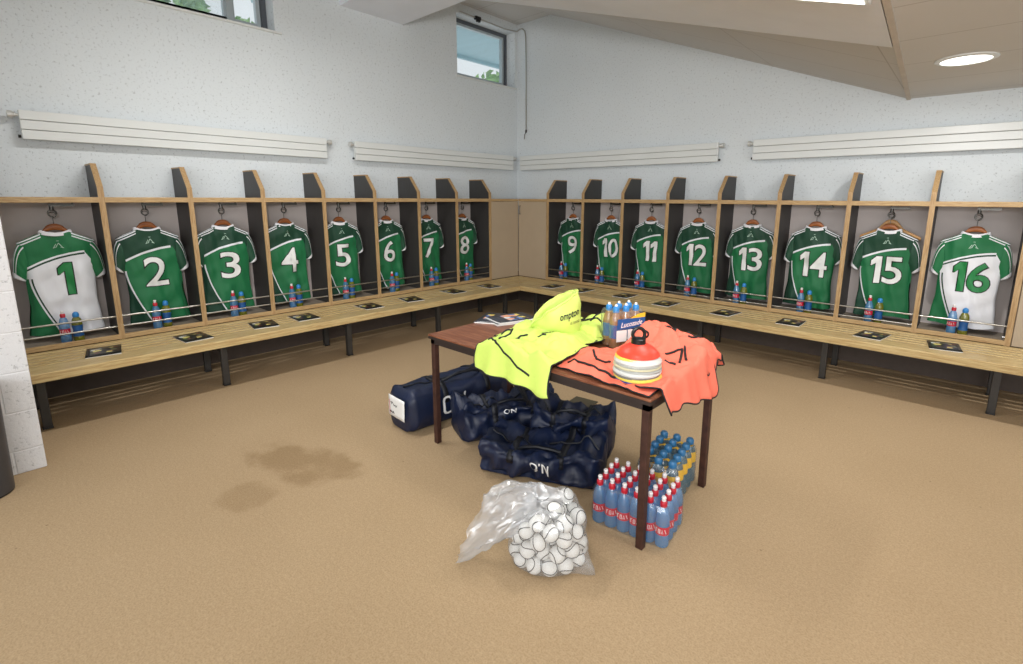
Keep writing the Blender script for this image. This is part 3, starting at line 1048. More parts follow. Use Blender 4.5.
def sleeve_material(dark):
    m, nt, bs = new_mat('sleeve_cloth_dark' if dark else 'sleeve_cloth')
    uv = nd(nt, 'ShaderNodeUVMap')
    sep = nd(nt, 'ShaderNodeSeparateXYZ')
    nt.links.new(uv.outputs[0], sep.inputs[0])
    q = sep.outputs[0]
    c = rgb(6, 66, 42) if dark else rgb(10, 108, 60)
    for ctr in (0.05, 0.20):
        s = math_node(nt, 'LESS_THAN', math_node(nt, 'ABSOLUTE', math_node(nt, 'SUBTRACT', q, ctr)), 0.024)
        c = mix_col(nt, s, c, rgb(228, 228, 232))
    nt.links.new(c, bs.inputs['Base Color'])
    bs.inputs['Roughness'].default_value = 0.62
    bs.inputs['Sheen Weight'].default_value = 0.1
    return m


M_shirt_g, M_shirt_w = shirt_material(False), shirt_material(True)
M_sleeve_d, M_sleeve_g = sleeve_material(True), sleeve_material(False)


HUNG = {1: 0.018, 3: -0.012, 4: -0.040, 5: -0.045, 6: -0.045, 7: -0.050, 8: -0.045, 10: 0.02, 14: 0.008, 15: 0.006}   # how far off centre each one hangs


def make_shirt(j, loc, rz):
    wh = j in (1, 16)
    nm = WORDS[j]
    r = thing('team_shirt', '%s team shirt with %s numeral %s hanging on a wooden hanger' % (('white and green', 'green', nm) if wh else ('green', 'white', nm)), 'shirt', loc, rz, 'numbered team shirts in the lockers')
    sd = j * 3.7
    rnd = random.Random(j)
    tw = rnd.uniform(-0.012, 0.012)
    bay = (0.281 if j < 9 else 0.286)
    lim = {sg: bay - sg * HUNG.get(j, 0) for sg in (-1, 1)}

    def fit_u(x):
        """cloth that would reach the locker side bunches up against it"""
        sg = 1 if x > 0 else -1
        a, m_ = abs(x), lim[sg]
        if a < 0.17 or m_ > 0.30:
            return x
        return sg * (0.17 + (m_ - 0.17) * (1 - math.exp(-(a - 0.17) / (m_ - 0.17)))) if m_ < 0.262 else sg * min(a, m_)

    def half(t):
        pts = [(0, 0.226), (0.12, 0.215), (0.35, 0.200), (0.56, 0.203), (0.8, 0.212), (1.0, 0.224)]
        for (a, x), (b, y) in zip(pts[:-1], pts[1:]):
            if t <= b:
                k = (t - a) / (b - a)
                k = k * k * (3 - 2 * k)
                return x + (y - x) * k
        return pts[-1][1]

    def vtop(u):
        a = abs(u)
        if a < 0.075:
            return 1.318 + 0.017 * (a / 0.075) ** 2
        return 1.335 - (a - 0.075) * 0.48

    def fold(u, v):
        k = max(0.0, min(1.0, (1.16 - v) / 0.6))
        f = nz(u * 9 + sd + 0.4 * v, v * 2.2 + sd, sd) * 0.046 * (0.3 + k)
        f += nz(u * 22 + v * 5 + sd, v * 5, sd + 4) * 0.014
        f += nz(u * 5 - v * 9, v * 4 + u * 6, sd + 9) * 0.022
        return f

    def front(u, v):
        t = max(0.0, min(1.0, (v - 0.53) / (vtop(u) - 0.53)))
        s = max(-1.0, min(1.0, u / half(t)))
        b = 0.050 * (1 - 0.35 * t)
        return b * max(0.0, 1 - abs(s) ** 2.6) ** 0.5 + fold(u, v) * (1 - s * s) ** 0.5 if abs(s) < 1 else 0.0

    NU, NV = 34, 40
    hem = lambda u: 0.528 + 0.018 * math.cos(u * 14 + sd) * 0.5 + 0.10 * u * u + 0.010 * nz(u * 8, sd)
    body = MB()
    for side in (1, -1):
        rows, uvs = [], []
        for i in range(NV + 1):
            t = i / NV
            row, urow = [], []
            for k in range(NU + 1):
                s = -1 + 2 * k / NU
                s = math.sin(s * PI / 2) * 0.35 + s * 0.65
                u = s * half(t) + tw * (1 - t) * 2
                v = hem(u) + (vtop(u) - hem(u)) * t
                w = front(u, v) if side == 1 else -0.55 * front(u * 0.98, v)
                if abs(s) > 0.999:
                    w = 0.0
                row.append((fit_u(u), -w, v))
                urow.append((u + 1.0 if side == 1 else 1.0 + u, v))
            rows.append(row)
            uvs.append(urow)
        if side == -1:
            rows = [x[::-1] for x in rows]
            uvs = [x[::-1] for x in uvs]
        body.grid(rows, uvs=uvs)
    body.build('shirt_body', M_shirt_w if wh else M_shirt_g, r, smooth=180)

    for sgn in (-1, 1):
        lift = rnd.uniform(-0.012, 0.014)
        flare = rnd.uniform(-0.006, 0.012)

        def A(p):
            q = 1 - p
            x = q * q * 0.195 + 2 * q * p * 0.262 + p * p * (0.264 + flare)
            z = q * q * 1.278 + 2 * q * p * 1.225 + p * p * (0.992 + lift)
            return x, z

        def B(p):
            return 0.175 + (0.203 - 0.175) * p + flare * p * .5, 1.03 + (0.957 + lift - 1.03) * p

        def ring(p):
            (ax, az), (bx, bz_) = A(p), B(p)
            out, u_ = [], []
            n = 22
            for k in range(n):
                th = 2 * PI * k / n
                q = (1 - math.cos(th)) / 2
                dep = math.sin(th) * (0.034 + 0.008 * p) + 0.006 * nz(q * 6 + sd, p * 5, sgn * 3 + sd)
                out.append((fit_u(sgn * (ax + (bx - ax) * q)), -dep + 0.004, az + (bz_ - az) * q))
                u_.append((q, p))
            return out, u_
        P_ = [i / 14 * 0.90 for i in range(15)]
        rr = [ring(p) for p in P_]
        sl = MB().grid([a for a, b in rr], closed_u=True, uvs=[b for a, b in rr]).build('sleeve', M_sleeve_g if wh else M_sleeve_d, r, smooth=180)
        rr = [ring(p) for p in (0.895, 0.93, 0.965, 1.0)]
        big = [[(fit_u(x * 1.0 + sgn * 0.002), y * 1.08, z) for x, y, z in a] for a, b in rr]
        inner = [[(x * 0.985 + sgn * 0.003, y * 0.85, z + 0.004) for x, y, z in big[-1]]]
        MB().grid(big + inner + [[(x, y * 0.9, z + 0.04) for x, y, z in inner[0]]], closed_u=True).build('cuff', M_shirtwhite, r, smooth=180)
    # collar
    n = 28
    rows = []
    for (sc_, dz) in ((1.03, 0.0), (1.0, 0.014), (0.94, 0.027), (0.86, 0.029), (0.86, 0.006)):
        row = []
        for k in range(n):
            th = 2 * PI * k / n
            x = 0.098 * math.cos(th) * sc_
            y = -0.040 * math.sin(th) * sc_
            z = 1.303 + dz + 0.022 * (abs(math.cos(th)) ** 2.0) - 0.010 * max(0, -math.sin(th))
            row.append((x, y, z))
        rows.append(row)
    MB().grid(rows, closed_u=True).build('collar', M_shirtwhite, r, smooth=180)
    # numeral
    s = str(j)
    width = (0.085 if j == 1 else 0.165) if len(s) == 1 else (0.20 if j == 11 else 0.245)
    cx = 0.004 if 3 < j < 9 else 0.018
    for nm_, grow, off, mt in (('numeral_outline', 0.007, 0.0030, M_numblack), ('numeral', 0.0, 0.0052, M_numgreen if wh else M_numwhite)):
        vs, fs = numeral_geo(s, 0.010, grow, 0.25, width, 0.014)
        V = []
        for x, y, _ in vs:
            u, v = x + cx, 0.842 + y
            V.append((u, -(front(u, v) + off), v))
        MB().add(V, fs).build(nm_, mt, r, smooth=180)
    # small emblem under the collar
    e = MB()
    strokes = [[(-0.026, 1.214), (-0.010, 1.243)], [(-0.010, 1.222), (0.004, 1.250)], [(0.004, 1.250), (0.026, 1.214)], [(-0.030, 1.211), (-0.006, 1.220)], [(0.012, 1.220), (0.032, 1.211)], [(-0.006, 1.266), (0.008, 1.266)]]
    for a, b in strokes:
        pts = [(a[0] + (b[0] - a[0]) * k / 4, a[1] + (b[1] - a[1]) * k / 4) for k in range(5)]
        d = Vector((b[0] - a[0], b[1] - a[1])).normalized()
        nx, ny = -d.y * 0.0022, d.x * 0.0022
        rows = [[(u + s_ * nx, -(front(u, v) + 0.004), v + s_ * ny) for u, v in pts] for s_ in (-1, 1)]
        e.grid(rows)
    e.build('neck_emblem', M_emblem, r, smooth=180)
    return r


def make_hanger(label, loc, rz, mt, wide=0.19, dz=0.0):
    r = thing('coat_hanger', label, 'hanger', loc, rz, 'wooden hangers in the lockers')
    rows = []
    n = 24
    for i in range(n + 1):
        x = -wide + 2 * wide * i / n
        a = abs(x)
        top = 1.398 - 6.5 * a * a if a < 0.045 else 1.3848 - 1.30 * (a - 0.045) if a < 0.10 else 1.3133 - 0.52 * (a - 0.10)
        top += dz
        th = 0.050 - 0.10 * a if a < 0.2 else 0.03
        d = 0.011
        rows.append([(x, -d, top - 0.006), (x, -d * 0.5, top), (x, d * 0.5, top), (x, d, top - 0.006), (x, d, top - th + 0.006), (x, d * 0.4, top - th), (x, -d * 0.4, top - th), (x, -d, top - th + 0.006)])
    m = MB().grid(rows, closed_u=True)
    m.add(rows[0], [tuple(range(8))])
    m.add(rows[-1], [tuple(range(8))])
    m.build('hanger_arm', mt, r, smooth=60)
    zc = ZS - 0.104 - 0.026 + 0.017
    pts = [(0, 0, 1.39 + dz), (0, 0, zc - 0.035)]
    for i in range(13):
        t = -PI / 2 + 1.45 * PI * i / 12
        pts.append((0.021 * math.cos(t) - 0.0, 0.0, zc + 0.0 + 0.021 * math.sin(t) - 0.004))
    MB().tube(pts, 0.0028, 7).build('hook', M_hookmetal, r)
    return r


SD = 0.215
for j in range(1, 17):
    if j < 9:
        loc, rz = (SD, mid_y(j) + HUNG.get(j, 0), 0), A90
    else:
        loc, rz = (mid_x(j) + HUNG.get(j, 0), -SD, 0), 0
    make_shirt(j, loc, rz)
    make_hanger('brown wooden hanger inside the shirt with numeral %s' % WORDS[j], loc, rz, M_hangerwood)
make_hanger('second pale wooden hanger behind the shirt with numeral fifteen', (mid_x(15) + 0.008, -SD + 0.055, 0), 0, M_hangerpale, 0.235, 0.035)

for j, o in list(LOCK.items()):
    shift_hook(o, HUNG.get(j, 0))

# ------------------------------------------------------------------ bottles
PROF_SPORT = [(0.026, 0.0), (0.031, 0.004), (0.032, 0.02), (0.032, 0.06), (0.030, 0.075), (0.032, 0.09), (0.032, 0.135), (0.030, 0.155), (0.022, 0.185), (0.014, 0.20), (0.013, 0.205)]


def bottle(kind, label, group, loc, rz=0.0):
    r = thing('drink_bottle', label, 'bottle', loc, rz, group)
    if kind == 'red':
        MB().lathe(PROF_SPORT, 18).build('bottle_body', M_water, r)
        MB().lathe([(0.0328, 0.066), (0.0328, 0.108)], 18, caps=False).build('label_band', M_redlabel, r)
        t = MB()
        for a0, k in ((-0.9, 0), (-0.45, 1), (0.0, 2), (0.45, 3)):
            pts = [(-PI / 2 + a0 + dx, 0.087 + dz) for dx, dz in (((-.14, -.010), (-.14, .010), (.12, .010)), ((-.12, .010), (.12, .010), (.12, -.010), (-.12, -.010), (-.12, .008)), ((-.12, -.010), (-.02, .010), (.1, -.010)), ((-.12, .010), (.1, -.010)))[k]]
            t.tube([(0.0332 * math.cos(a), 0.0332 * math.sin(a), z) for a, z in pts], 0.0016, 5)
        t.build('label_print', M_white, r)
        MB().lathe([(0.0145, 0.198), (0.0165, 0.202), (0.0165, 0.222), (0.012, 0.228)], 16).build('cap', M_redcap, r)
        MB().lathe([(0.010, 0.226), (0.010, 0.240), (0.012, 0.243), (0.009, 0.250)], 12).build('cap_tip', M_tip, r)
    elif kind == 'blue':
        MB().lathe([(0.027, 0.0), (0.032, 0.004), (0.033, 0.02), (0.033, 0.055), (0.029, 0.085), (0.033, 0.12), (0.033, 0.15), (0.027, 0.175), (0.017, 0.192), (0.016, 0.198)], 18).build('bottle_body', M_yellowdrink, r)
        MB().lathe([(0.0338, 0.040), (0.0338, 0.056), (0.0300, 0.085), (0.0338, 0.118), (0.0338, 0.128)], 18, caps=False).build('label_band', M_bluelabel, r)
        MB().lathe([(0.019, 0.192), (0.021, 0.196), (0.021, 0.213), (0.017, 0.226), (0.008, 0.233)], 16).build('cap', M_bluecap, r)
    elif kind == 'pack_blue':
        MB().lathe([(0.030, 0.0), (0.036, 0.004), (0.037, 0.02), (0.037, 0.085), (0.034, 0.10), (0.037, 0.118), (0.037, 0.16), (0.030, 0.20), (0.018, 0.222), (0.017, 0.228)], 16).build('bottle_body', M_bluedrink, r)
        MB().lathe([(0.0378, 0.122), (0.0378, 0.158), (0.034, 0.182)], 16, caps=False).build('label_band', M_yellowband, r)
        MB().lathe([(0.021, 0.222), (0.022, 0.228), (0.022, 0.246), (0.015, 0.256)], 14).build('cap', M_tealcap, r)
    elif kind == 'pack_orange':
        MB().lathe([(0.028, 0.0), (0.033, 0.004), (0.034, 0.02), (0.034, 0.075), (0.031, 0.09), (0.034, 0.105), (0.034, 0.15), (0.027, 0.185), (0.016, 0.21), (0.015, 0.215)], 16).build('bottle_body', M_orangebottle, r)
        MB().lathe([(0.0348, 0.06), (0.0348, 0.074), (0.0318, 0.09), (0.0348, 0.106), (0.0348, 0.14)], 16, caps=False).build('label_band', M_bluelabel, r)
        MB().lathe([(0.017, 0.210), (0.019, 0.214), (0.019, 0.236), (0.012, 0.246)], 14).build('cap', M_bluecap, r)
        MB().lathe([(0.008, 0.244), (0.008, 0.254), (0.006, 0.258)], 10).build('cap_tip', M_tip, r)
    return r


M_bluedrink = clear_mat('blue_tinted_drink', (112, 158, 182), 0.6)
M_orangebottle = clear_mat('orange_tinted_drink', (206, 150, 96), 0.7)
red0 = blue0 = None
for j in range(1, 17):
    rn = random.Random(100 + j)
    off = -0.032 + rn.uniform(-0.008, 0.008)
    if j in (9, 10, 11):
        off -= 0.07
    if 3 < j < 9:
        off -= 0.05
    if j in (13, 15, 16):
        off -= 0.03
    dps = [0.335 + rn.uniform(-0.01, 0.01), 0.33 + rn.uniform(-0.01, 0.01)]
    for k in range(2):
        u = off + k * (0.074 + rn.uniform(-0.004, 0.006))
        loc, rz = ((dps[k], mid_y(j) + u, 0.478), A90) if j < 9 else ((mid_x(j) + u, -dps[k], 0.478), 0)
        if k == 0:
            lab = 'red-capped water bottle standing below the shirt with numeral %s' % WORDS[j]
            if red0 is None:
                red0 = bottle('red', lab, 'pairs of drink bottles in the lockers', loc, rz)
            else:
                copy_tree(red0, loc, rz, lab)
        else:
            lab = 'blue-capped yellow drink bottle standing below the shirt with numeral %s' % WORDS[j]
            if blue0 is None:
                blue0 = bottle('blue', lab, 'pairs of drink bottles in the lockers', loc, rz)
            else:
                copy_tree(blue0, loc, rz, lab)

# ------------------------------------------------------------------ programmes
def cover_material(name, seed, cols, base):
    m, nt, bs = new_mat(name)
    tc = nd(nt, 'ShaderNodeTexCoord')
    mp = nd(nt, 'ShaderNodeMapping')
    mp.inputs['Location'].default_value = (seed, seed * 0.7, 0)
    nt.links.new(tc.outputs['Object'], mp.inputs[0])
    vo = nd(nt, 'ShaderNodeTexVoronoi', i_Scale=26.0)
    nt.links.new(mp.outputs[0], vo.inputs['Vector'])
    sx = nd(nt, 'ShaderNodeSeparateColor')
    nt.links.new(vo.outputs['Color'], sx.inputs[0])
    c = rgb(*base)
    for k, cc in enumerate(cols):
        lo = (0.08 if seed > 4 else 0.26) + 0.74 * k / len(cols)
        c = mix_col(nt, math_node(nt, 'MULTIPLY', math_node(nt, 'GREATER_THAN', sx.outputs[0], lo), 1.0), c, rgb(*cc))
    sep = nd(nt, 'ShaderNodeSeparateXYZ')
    nt.links.new(tc.outputs['Object'], sep.inputs[0])
    inx = math_node(nt, 'LESS_THAN', math_node(nt, 'ABSOLUTE', sep.outputs[0]), 0.082)
    iny = math_node(nt, 'LESS_THAN', math_node(nt, 'ABSOLUTE', math_node(nt, 'SUBTRACT', sep.outputs[1], 0.02)), 0.075)
    c = mix_col(nt, math_node(nt, 'MULTIPLY', inx, iny), rgb(*base), c)
    nt.links.new(c, bs.inputs['Base Color'])
    bs.inputs['Roughness'].default_value = 0.3
    return m


M_cover = cover_material('programme_cover', 1.3, [(92, 100, 70), (20, 20, 22), (226, 212, 120), (120, 60, 50), (214, 218, 214)], (18, 19, 20))
M_cover2 = cover_material('magazine_cover', 4.1, [(232, 212, 96), (40, 40, 48), (230, 160, 120), (206, 212, 220), (90, 120, 180)], (40, 42, 52))


def programme(label, loc, rz, cover, group, w=0.205, h=0.285, t=0.006, name='match_programme'):
    r = thing(name, label, 'programme', loc, rz, group)
    MB().box(-w / 2, w / 2, -h / 2, h / 2, 0.0005, t - 0.001).build('pages', M_paper, r, smooth=0)
    rows = []
    for i in range(9):
        x = -w / 2 - 0.001 + (w + 0.002) * i / 8
        rows.append([(x, y, t - 0.0008 + 0.004 * max(0, (i - 5) / 3) ** 2 * (1 if y < 0 else 0.6)) for y in (-h / 2 - 0.001, -h / 4, 0, h / 4, h / 2 + 0.001)])
    MB().grid(rows).build('cover', cover, r, smooth=180, solid=0.0008)
    return r


PROG = {1: (.749, -5.365), 2: (.791, -4.794), 3: (.764, -4.226), 4: (.754, -3.846), 5: (.758, -3.142), 6: (.766, -2.608), 7: (.735, -1.956), 8: (.786, -1.382),
        9: (1.412, -.80), 10: (1.867, -.764), 11: (2.468, -.70), 12: (3.054, -.797), 13: (3.726, -.80), 14: (4.341, -.765), 15: (4.997, -.789), 16: (5.484, -.787)}
pg = None
for j, (x, y) in PROG.items():
    lab = 'dark-covered match programme lying on the bench below shirt %s' % WORDS[j]
    rn = random.Random(200 + j)
    rz = (A90 if j < 9 else 0) + rn.uniform(-0.18, 0.18)
    if pg is None:
        pg = programme(lab, (x, y, 0.4505), rz, M_cover, 'programmes along the benches')
    else:
        copy_tree(pg, (x, y, 0.4505), rz, lab)

# ------------------------------------------------------------------ table
TX0, TX1, TY0, TY1, TT = 3.03, 4.615, -4.045, -3.29, 0.752
tb = thing('canteen_table', 'brown-topped table with rusty square legs in the middle of the room', 'table', ((TX0 + TX1) / 2, (TY0 + TY1) / 2, 0))
hw, hd = (TX1 - TX0) / 2, (TY1 - TY0) / 2
MB().box(-hw, hw, -hd, hd, TT - 0.012, TT).build('table_top', M_tabletop, tb, smooth=0, bevel=0.003)
MB().box(-hw + 0.001, hw - 0.001, -hd + 0.001, hd - 0.001, TT - 0.03, TT - 0.012).build('top_edge', M_darkedge, tb, smooth=0)
f = MB()
i_ = 0.012
for (a, b, c, d) in ((-hw + i_, hw - i_, -hd + i_, -hd + i_ + 0.025), (-hw + i_, hw - i_, hd - i_ - 0.025, hd - i_), (-hw + i_, -hw + i_ + 0.025, -hd + i_, hd - i_), (hw - i_ - 0.025, hw - i_, -hd + i_, hd - i_)):
    f.box(a, b, c, d, TT - 0.062, TT - 0.03)
f.build('frame', M_darkedge, tb, smooth=0)
for sx in (-1, 1):
    for sy in (-1, 1):
        x, y = sx * (hw - 0.030), sy * (hd - 0.030)
        MB().box(x - 0.018, x + 0.018, y - 0.018, y + 0.018, 0.0, TT - 0.03).build('leg', M_rust, tb, smooth=0, bevel=0.003)

for k, (x, y, z, rz, lab, cv) in enumerate((
        (3.06, -3.47, TT, 0.5, 'glossy magazine with blue cover at the table end, edge showing from the pile', M_cover2),
        (3.17, -3.43, TT, -0.35, 'lower glossy magazine of the pair piled on the brown table', M_cover2),
        (3.175, -3.425, TT + 0.0125, -0.28, 'upper glossy magazine with colourful cover on the brown table', M_cover2))):
    programme(lab, (x, y, z + 0.0005), rz, cv, 'magazines on the table', 0.22, 0.30, 0.012 if k else 0.010, 'magazine')


# cloth that lies on the table and hangs over its edges
def drape_point(x, y, h, sd):
    """x, y measured along the cloth; past an edge of the table the cloth turns down"""
    z = TT + 0.004 + h
    gx, gy = x, y
    if y < TY0 - 0.004:
        o = TY0 - 0.004 - y
        gy = TY0 - 0.010 - min(0.02, o * 0.18) - 0.030 * (nz(x * 10 + sd, 3.1) + 0.6) * min(1, o * 9)
        z = TT + 0.004 + h * max(0.0, 1 - o * 10) - o
    elif y < TY0 + 0.03:
        z -= 0.0
    if x > TX1 + 0.004:
        o = x - TX1 - 0.004
        gx = TX1 + 0.010 + min(0.03, o * 0.25) + 0.040 * (nz(y * 11 + sd, 1.7) + 0.6) * min(1, o * 9)
        z = min(z, TT + 0.004 + h * max(0.0, 1 - o * 8) - o)
    if y > TY1 + 0.004:
        o = y - TY1 - 0.004
        gy = TY1 + 0.010 + min(0.03, o * 0.25)
        z = min(z, TT + 0.004 + h * max(0.0, 1 - o * 8) - o)
    return Vector((gx, gy, z))


def bib(name, label, group, quad, H, mat, sd, lines=(), n=46, jag=0.02):
    """quad: four corners along the cloth (x, y)"""
    r = thing(name, label, 'training bib', (0, 0, 0), 0, group)
    q = [Vector((a, b, 0)) for a, b in quad]

    def flat(s, t):
        p = (q[0] * (1 - s) + q[1] * s) * (1 - t) + (q[3] * (1 - s) + q[2] * s) * t
        e = min(s, 1 - s, t, 1 - t)
        k = max(0, 1 - e * 6)
        return Vector((p.x + jag * k * nz(t * 4 + sd, s * 4), p.y + jag * k * nz(s * 4, t * 4 + sd + 7), 0))

    def pos(s, t, lift=0.0):
        p = flat(s, t)
        e = min(s, 1 - s, t, 1 - t)
        h = H(p.x, p.y)
        wr = (nz(p.x * 6 + sd, p.y * 6, sd) + 0.35) * 0.050 + abs(nz(p.x * 13 + sd, p.y * 11, sd + 2)) * 0.034 + 0.007 * nz(p.x * 34, p.y * 34, sd)
        h = h * (0.55 + 0.45 * min(1, e * 6)) + max(0.0, wr) * min(1, 0.2 + e * 5)
        return drape_point(p.x, p.y, h + lift, sd)
    rows = [[pos(i / n, k / n) for i in range(n + 1)] for k in range(n + 1)]
    MB().grid(rows).build('cloth', mat, r, smooth=180, solid=0.003)
    m = MB()
    for edge in ([(i / n, 0) for i in range(n + 1)], [(1, i / n) for i in range(n + 1)], [(1 - i / n, 1) for i in range(n + 1)], [(0, 1 - i / n) for i in range(n + 1)]):
        m.tube([pos(s, t) for s, t in edge], 0.0042, 6)
    for ln in lines:
        pts = []
        for (a, b) in zip(ln[:-1], ln[1:]):
            for k in range(8):
                w = k / 8
                pts.append(pos(a[0] + (b[0] - a[0]) * w, a[1] + (b[1] - a[1]) * w, 0.004))
        m.tube(pts, 0.0065, 6)
    m.build('piping', M_piping, r, smooth=180)
    return r


gauss = lambda x, y, cx, cy, a, b, h: h * math.exp(-((x - cx) / a) ** 2 - ((y - cy) / b) ** 2)
HY = lambda x, y: 0.035 + gauss(x, y, 3.72, -3.70, 0.35, 0.25, 0.035)
HY2 = lambda x, y: HY(x, y) + 0.008
GY = 'yellow training bibs on the table'
bib('training_bib', 'neon yellow training bib hanging over the table front edge', GY, [(3.52, -4.15), (4.08, -4.185), (4.02, -3.66), (3.47, -3.76)], HY, M_neon, 1.0,
    [[(0.12, 0.62), (0.2, 0.75), (0.24, 0.62), (0.16, 0.45)], [(0.62, 0.75), (0.42, 0.72), (0.36, 0.55), (0.46, 0.45)], [(0.1, 0.36), (0.4, 0.18), (0.8, 0.1)]])
bib('training_bib', 'neon yellow training bib crumpled in front of the yellow drawstring bag', GY, [(3.47, -3.88), (4.00, -3.88), (4.0, -3.48), (3.49, -3.64)], HY2, M_neon, 5.0,
    [[(0.55, 0.3), (0.62, 0.42), (0.7, 0.4)]], jag=0.05)
bib('training_bib', 'neon yellow training bib bunched behind the yellow drawstring bag', GY, [(3.70, -3.62), (4.00, -3.56), (3.98, -3.28), (3.62, -3.26)], lambda x, y: 0.05 + gauss(x, y, 3.86, -3.35, 0.15, 0.15, 0.06), M_neon, 9.0,
    [[(0.3, 0.2), (0.35, 0.9)], [(0.6, 0.5), (0.7, 0.95)], [(0.2, 0.6), (0.9, 0.55)]], jag=0.06)
HO = lambda x, y: 0.006 + gauss(x, y, 4.34, -3.42, 0.24, 0.20, 0.10)
HO2 = lambda x, y: HO(x, y) + 0.028
GO = 'orange training bibs on the table'
bib('training_bib', 'neon orange training bib spread along the table front edge under the cones', GO, [(4.05, -4.0), (4.60, -4.035), (4.52, -3.38), (3.94, -3.68)], HO, M_orange, 14.0,
    [[(0.25, 0.55), (0.32, 0.42), (0.4, 0.40), (0.48, 0.36)], [(0.08, 0.2), (0.4, 0.12), (0.7, 0.10)]], jag=0.03)
bib('training_bib', 'neon orange training bib hanging over the short end of the table', GO, [(4.42, -4.0), (4.71, -3.96), (4.76, -3.44), (4.22, -3.30)], lambda x, y: HO(x, y) + 0.02, M_orange, 22.0,
    [[(0.35, 0.6), (0.5, 0.75), (0.55, 0.6), (0.6, 0.5)], [(0.45, 0.4), (0.6, 0.45)], [(0.5, 0.8), (0.66, 0.55)]], jag=0.05)
bib('training_bib', 'neon orange training bib heaped along the far table edge behind the cones', GO, [(4.16, -3.62), (4.66, -3.52), (4.64, -3.24), (4.22, -3.24)], HO2, M_orange, 31.0,
    [[(0.3, 0.6), (0.36, 0.8), (0.42, 0.6)], [(0.62, 0.5), (0.7, 0.85), (0.74, 0.4), (0.68, 0.3)]], jag=0.05)

# yellow drawstring bag ------------------------------------------------
yb = thing('drawstring_bag', 'neon yellow nylon bag slumped open on the yellow bibs', 'bag', (3.785, -3.63, TT + 0.050), math.radians(42))
# local +X runs to the viewer's right, -Y faces the viewer
def ybag_ring(t, n=40):
    """t: 0 base .. 1 rim ; the rim leans over to one side"""
    out = []
    cx = 0.02 - 0.06 * t
    rx = 0.085 + 0.050 * t + 0.018 * math.sin(t * PI)
    ry = 0.085 + 0.03 * t + 0.022 * math.sin(t * PI)
    for k in range(n):
        a = 2 * PI * k / n
        w = 1 + 0.08 * nz(math.cos(a) * 2.2 + 3, math.sin(a) * 2.2, t * 3) + 0.05 * nz(math.cos(a) * 6, math.sin(a) * 6 + t * 5, 2)
        x = cx + rx * math.cos(a) * w
        y = ry * math.sin(a) * w
        lo, hi = 0.055, 0.270
        z = t * (lo + (hi - lo) * (0.5 + 0.5 * math.cos(a)) ** 0.62 + 0.004 * math.sin(a)) + 0.012 * nz(x * 20, y * 20, t * 4) * t
        out.append(Vector((x, y, z)))
    return out


rings = [ybag_ring(i / 16) for i in range(17)]
inside = [[Vector((v.x * 0.93 - 0.004, v.y * 0.86, v.z - dz)) for v in rings[-1]] for dz in (0.0, 0.03, 0.08, 0.13)]
base = [Vector((-0.02, 0, 0))] * 40
MB().grid([base] + rings + inside, closed_u=True).build('bag_cloth', M_neonbag, yb, smooth=180)
MB().tube([v + Vector((0, 0, 0.002)) for v in rings[-1]], 0.006, 6, closed=True).build('rim_cord', M_neonbag, yb)


def ybag_front(x, zf):
    best = None
    for i in range(60):
        for v in ybag_ring(i / 59, 80):
            if v.y < 0:
                d = (v.x - x) ** 2 + (v.z - zf) ** 2
                if best is None or d < best[0]:
                    best = (d, v)
    return best[1]


def on_bag(body, bold, h, w, x0, z0, slant, mat, name):
    vs, fs = text_geo(body, bold, h, w, 0.02)
    V = []
    for x, y, _ in vs:
        b = ybag_front(x0 + x, z0 + y + slant * x)
        V.append((x0 + x, b.y - 0.004, z0 + y + slant * x))
    MB().add(V, fs).build(name, mat, yb, smooth=180)


on_bag('ompton', 0.02, 0.050, 0.115, 0.045, 0.118, 0.25, M_piping, 'bag_lettering')
on_bag('IS 0000', 0.0, 0.015, 0.055, 0.075, 0.096, 0.12, plain('grey_print', (120, 120, 60), 0.6), 'bag_small_print')
vs, fs = text_geo('ON', 0.02, 0.03, 0.06, 0.02)
pv = [(-0.135 + x, 0.0, 0) for x, y, _ in vs]
MB().add([(-0.125 + x * 0.6, 0.03 - y * 0.5, 0.075 + y * 0.8) for x, y, _ in vs], fs).build('inner_tag', M_white, yb, smooth=0)

# disc cones -----------------------------------------------------------
CX, CY = 4.455, -3.890
cone_cols = [('blue', (34, 66, 150)), ('yellow', (222, 202, 84)), ('grey', (120, 118, 112)), ('white', (204, 206, 202)), ('white', (166, 168, 164)), ('cream', (206, 200, 166)), ('white', (176, 178, 172)),  # white discs alternate in tone to paint in shade lines between the rims
             ('white', (206, 206, 202)), ('yellow', (244, 208, 86)), ('red-orange', (246, 66, 44))]
z0 = TT + 0.022
for k, (cn, cc) in enumerate(cone_cols):
    lab = {0: 'blue disc cone lowest in the stack on the orange bib', len(cone_cols) - 1: 'red-orange disc cone topping the stack under the black carrier'}.get(k) or '%s disc cone, %s up from the bottom of the stack' % (cn, ('first second third fourth fifth sixth seventh eighth ninth tenth eleventh twelfth thirteenth'.split())[k])
    rr = (0.108, 0.112, 0.110, 0.113, 0.110, 0.112, 0.109, 0.110, 0.102, 0.100)[k]
    top = [(rr, 0.0), (rr, 0.004), (rr * 0.95, 0.014), (rr * 0.80, 0.030), (rr * 0.56, 0.045), (0.036, 0.055)]
    inn = [(r_ - 0.004, z_ - 0.004) for r_, z_ in reversed(top)]
    o = MB().lathe([(rr - 0.001, 0.0), (rr + 0.0015, 0.002), (rr + 0.001, 0.006), (rr - 0.004, 0.009)] + top[2:] + inn, 40, caps=False).build('disc_cone', plain('cone_%s_%d' % (cn.replace('-', '_'), k), cc, 0.4, var=0.03), None, smooth=60)
    o.location = (CX + 0.003 * math.sin(k * 2.1), CY + 0.003 * math.cos(k * 1.3), z0 + k * 0.0128)
    tag(o, lab, 'cone', 'disc cones in the stack')
zc = z0 + (len(cone_cols) - 1) * 0.0128
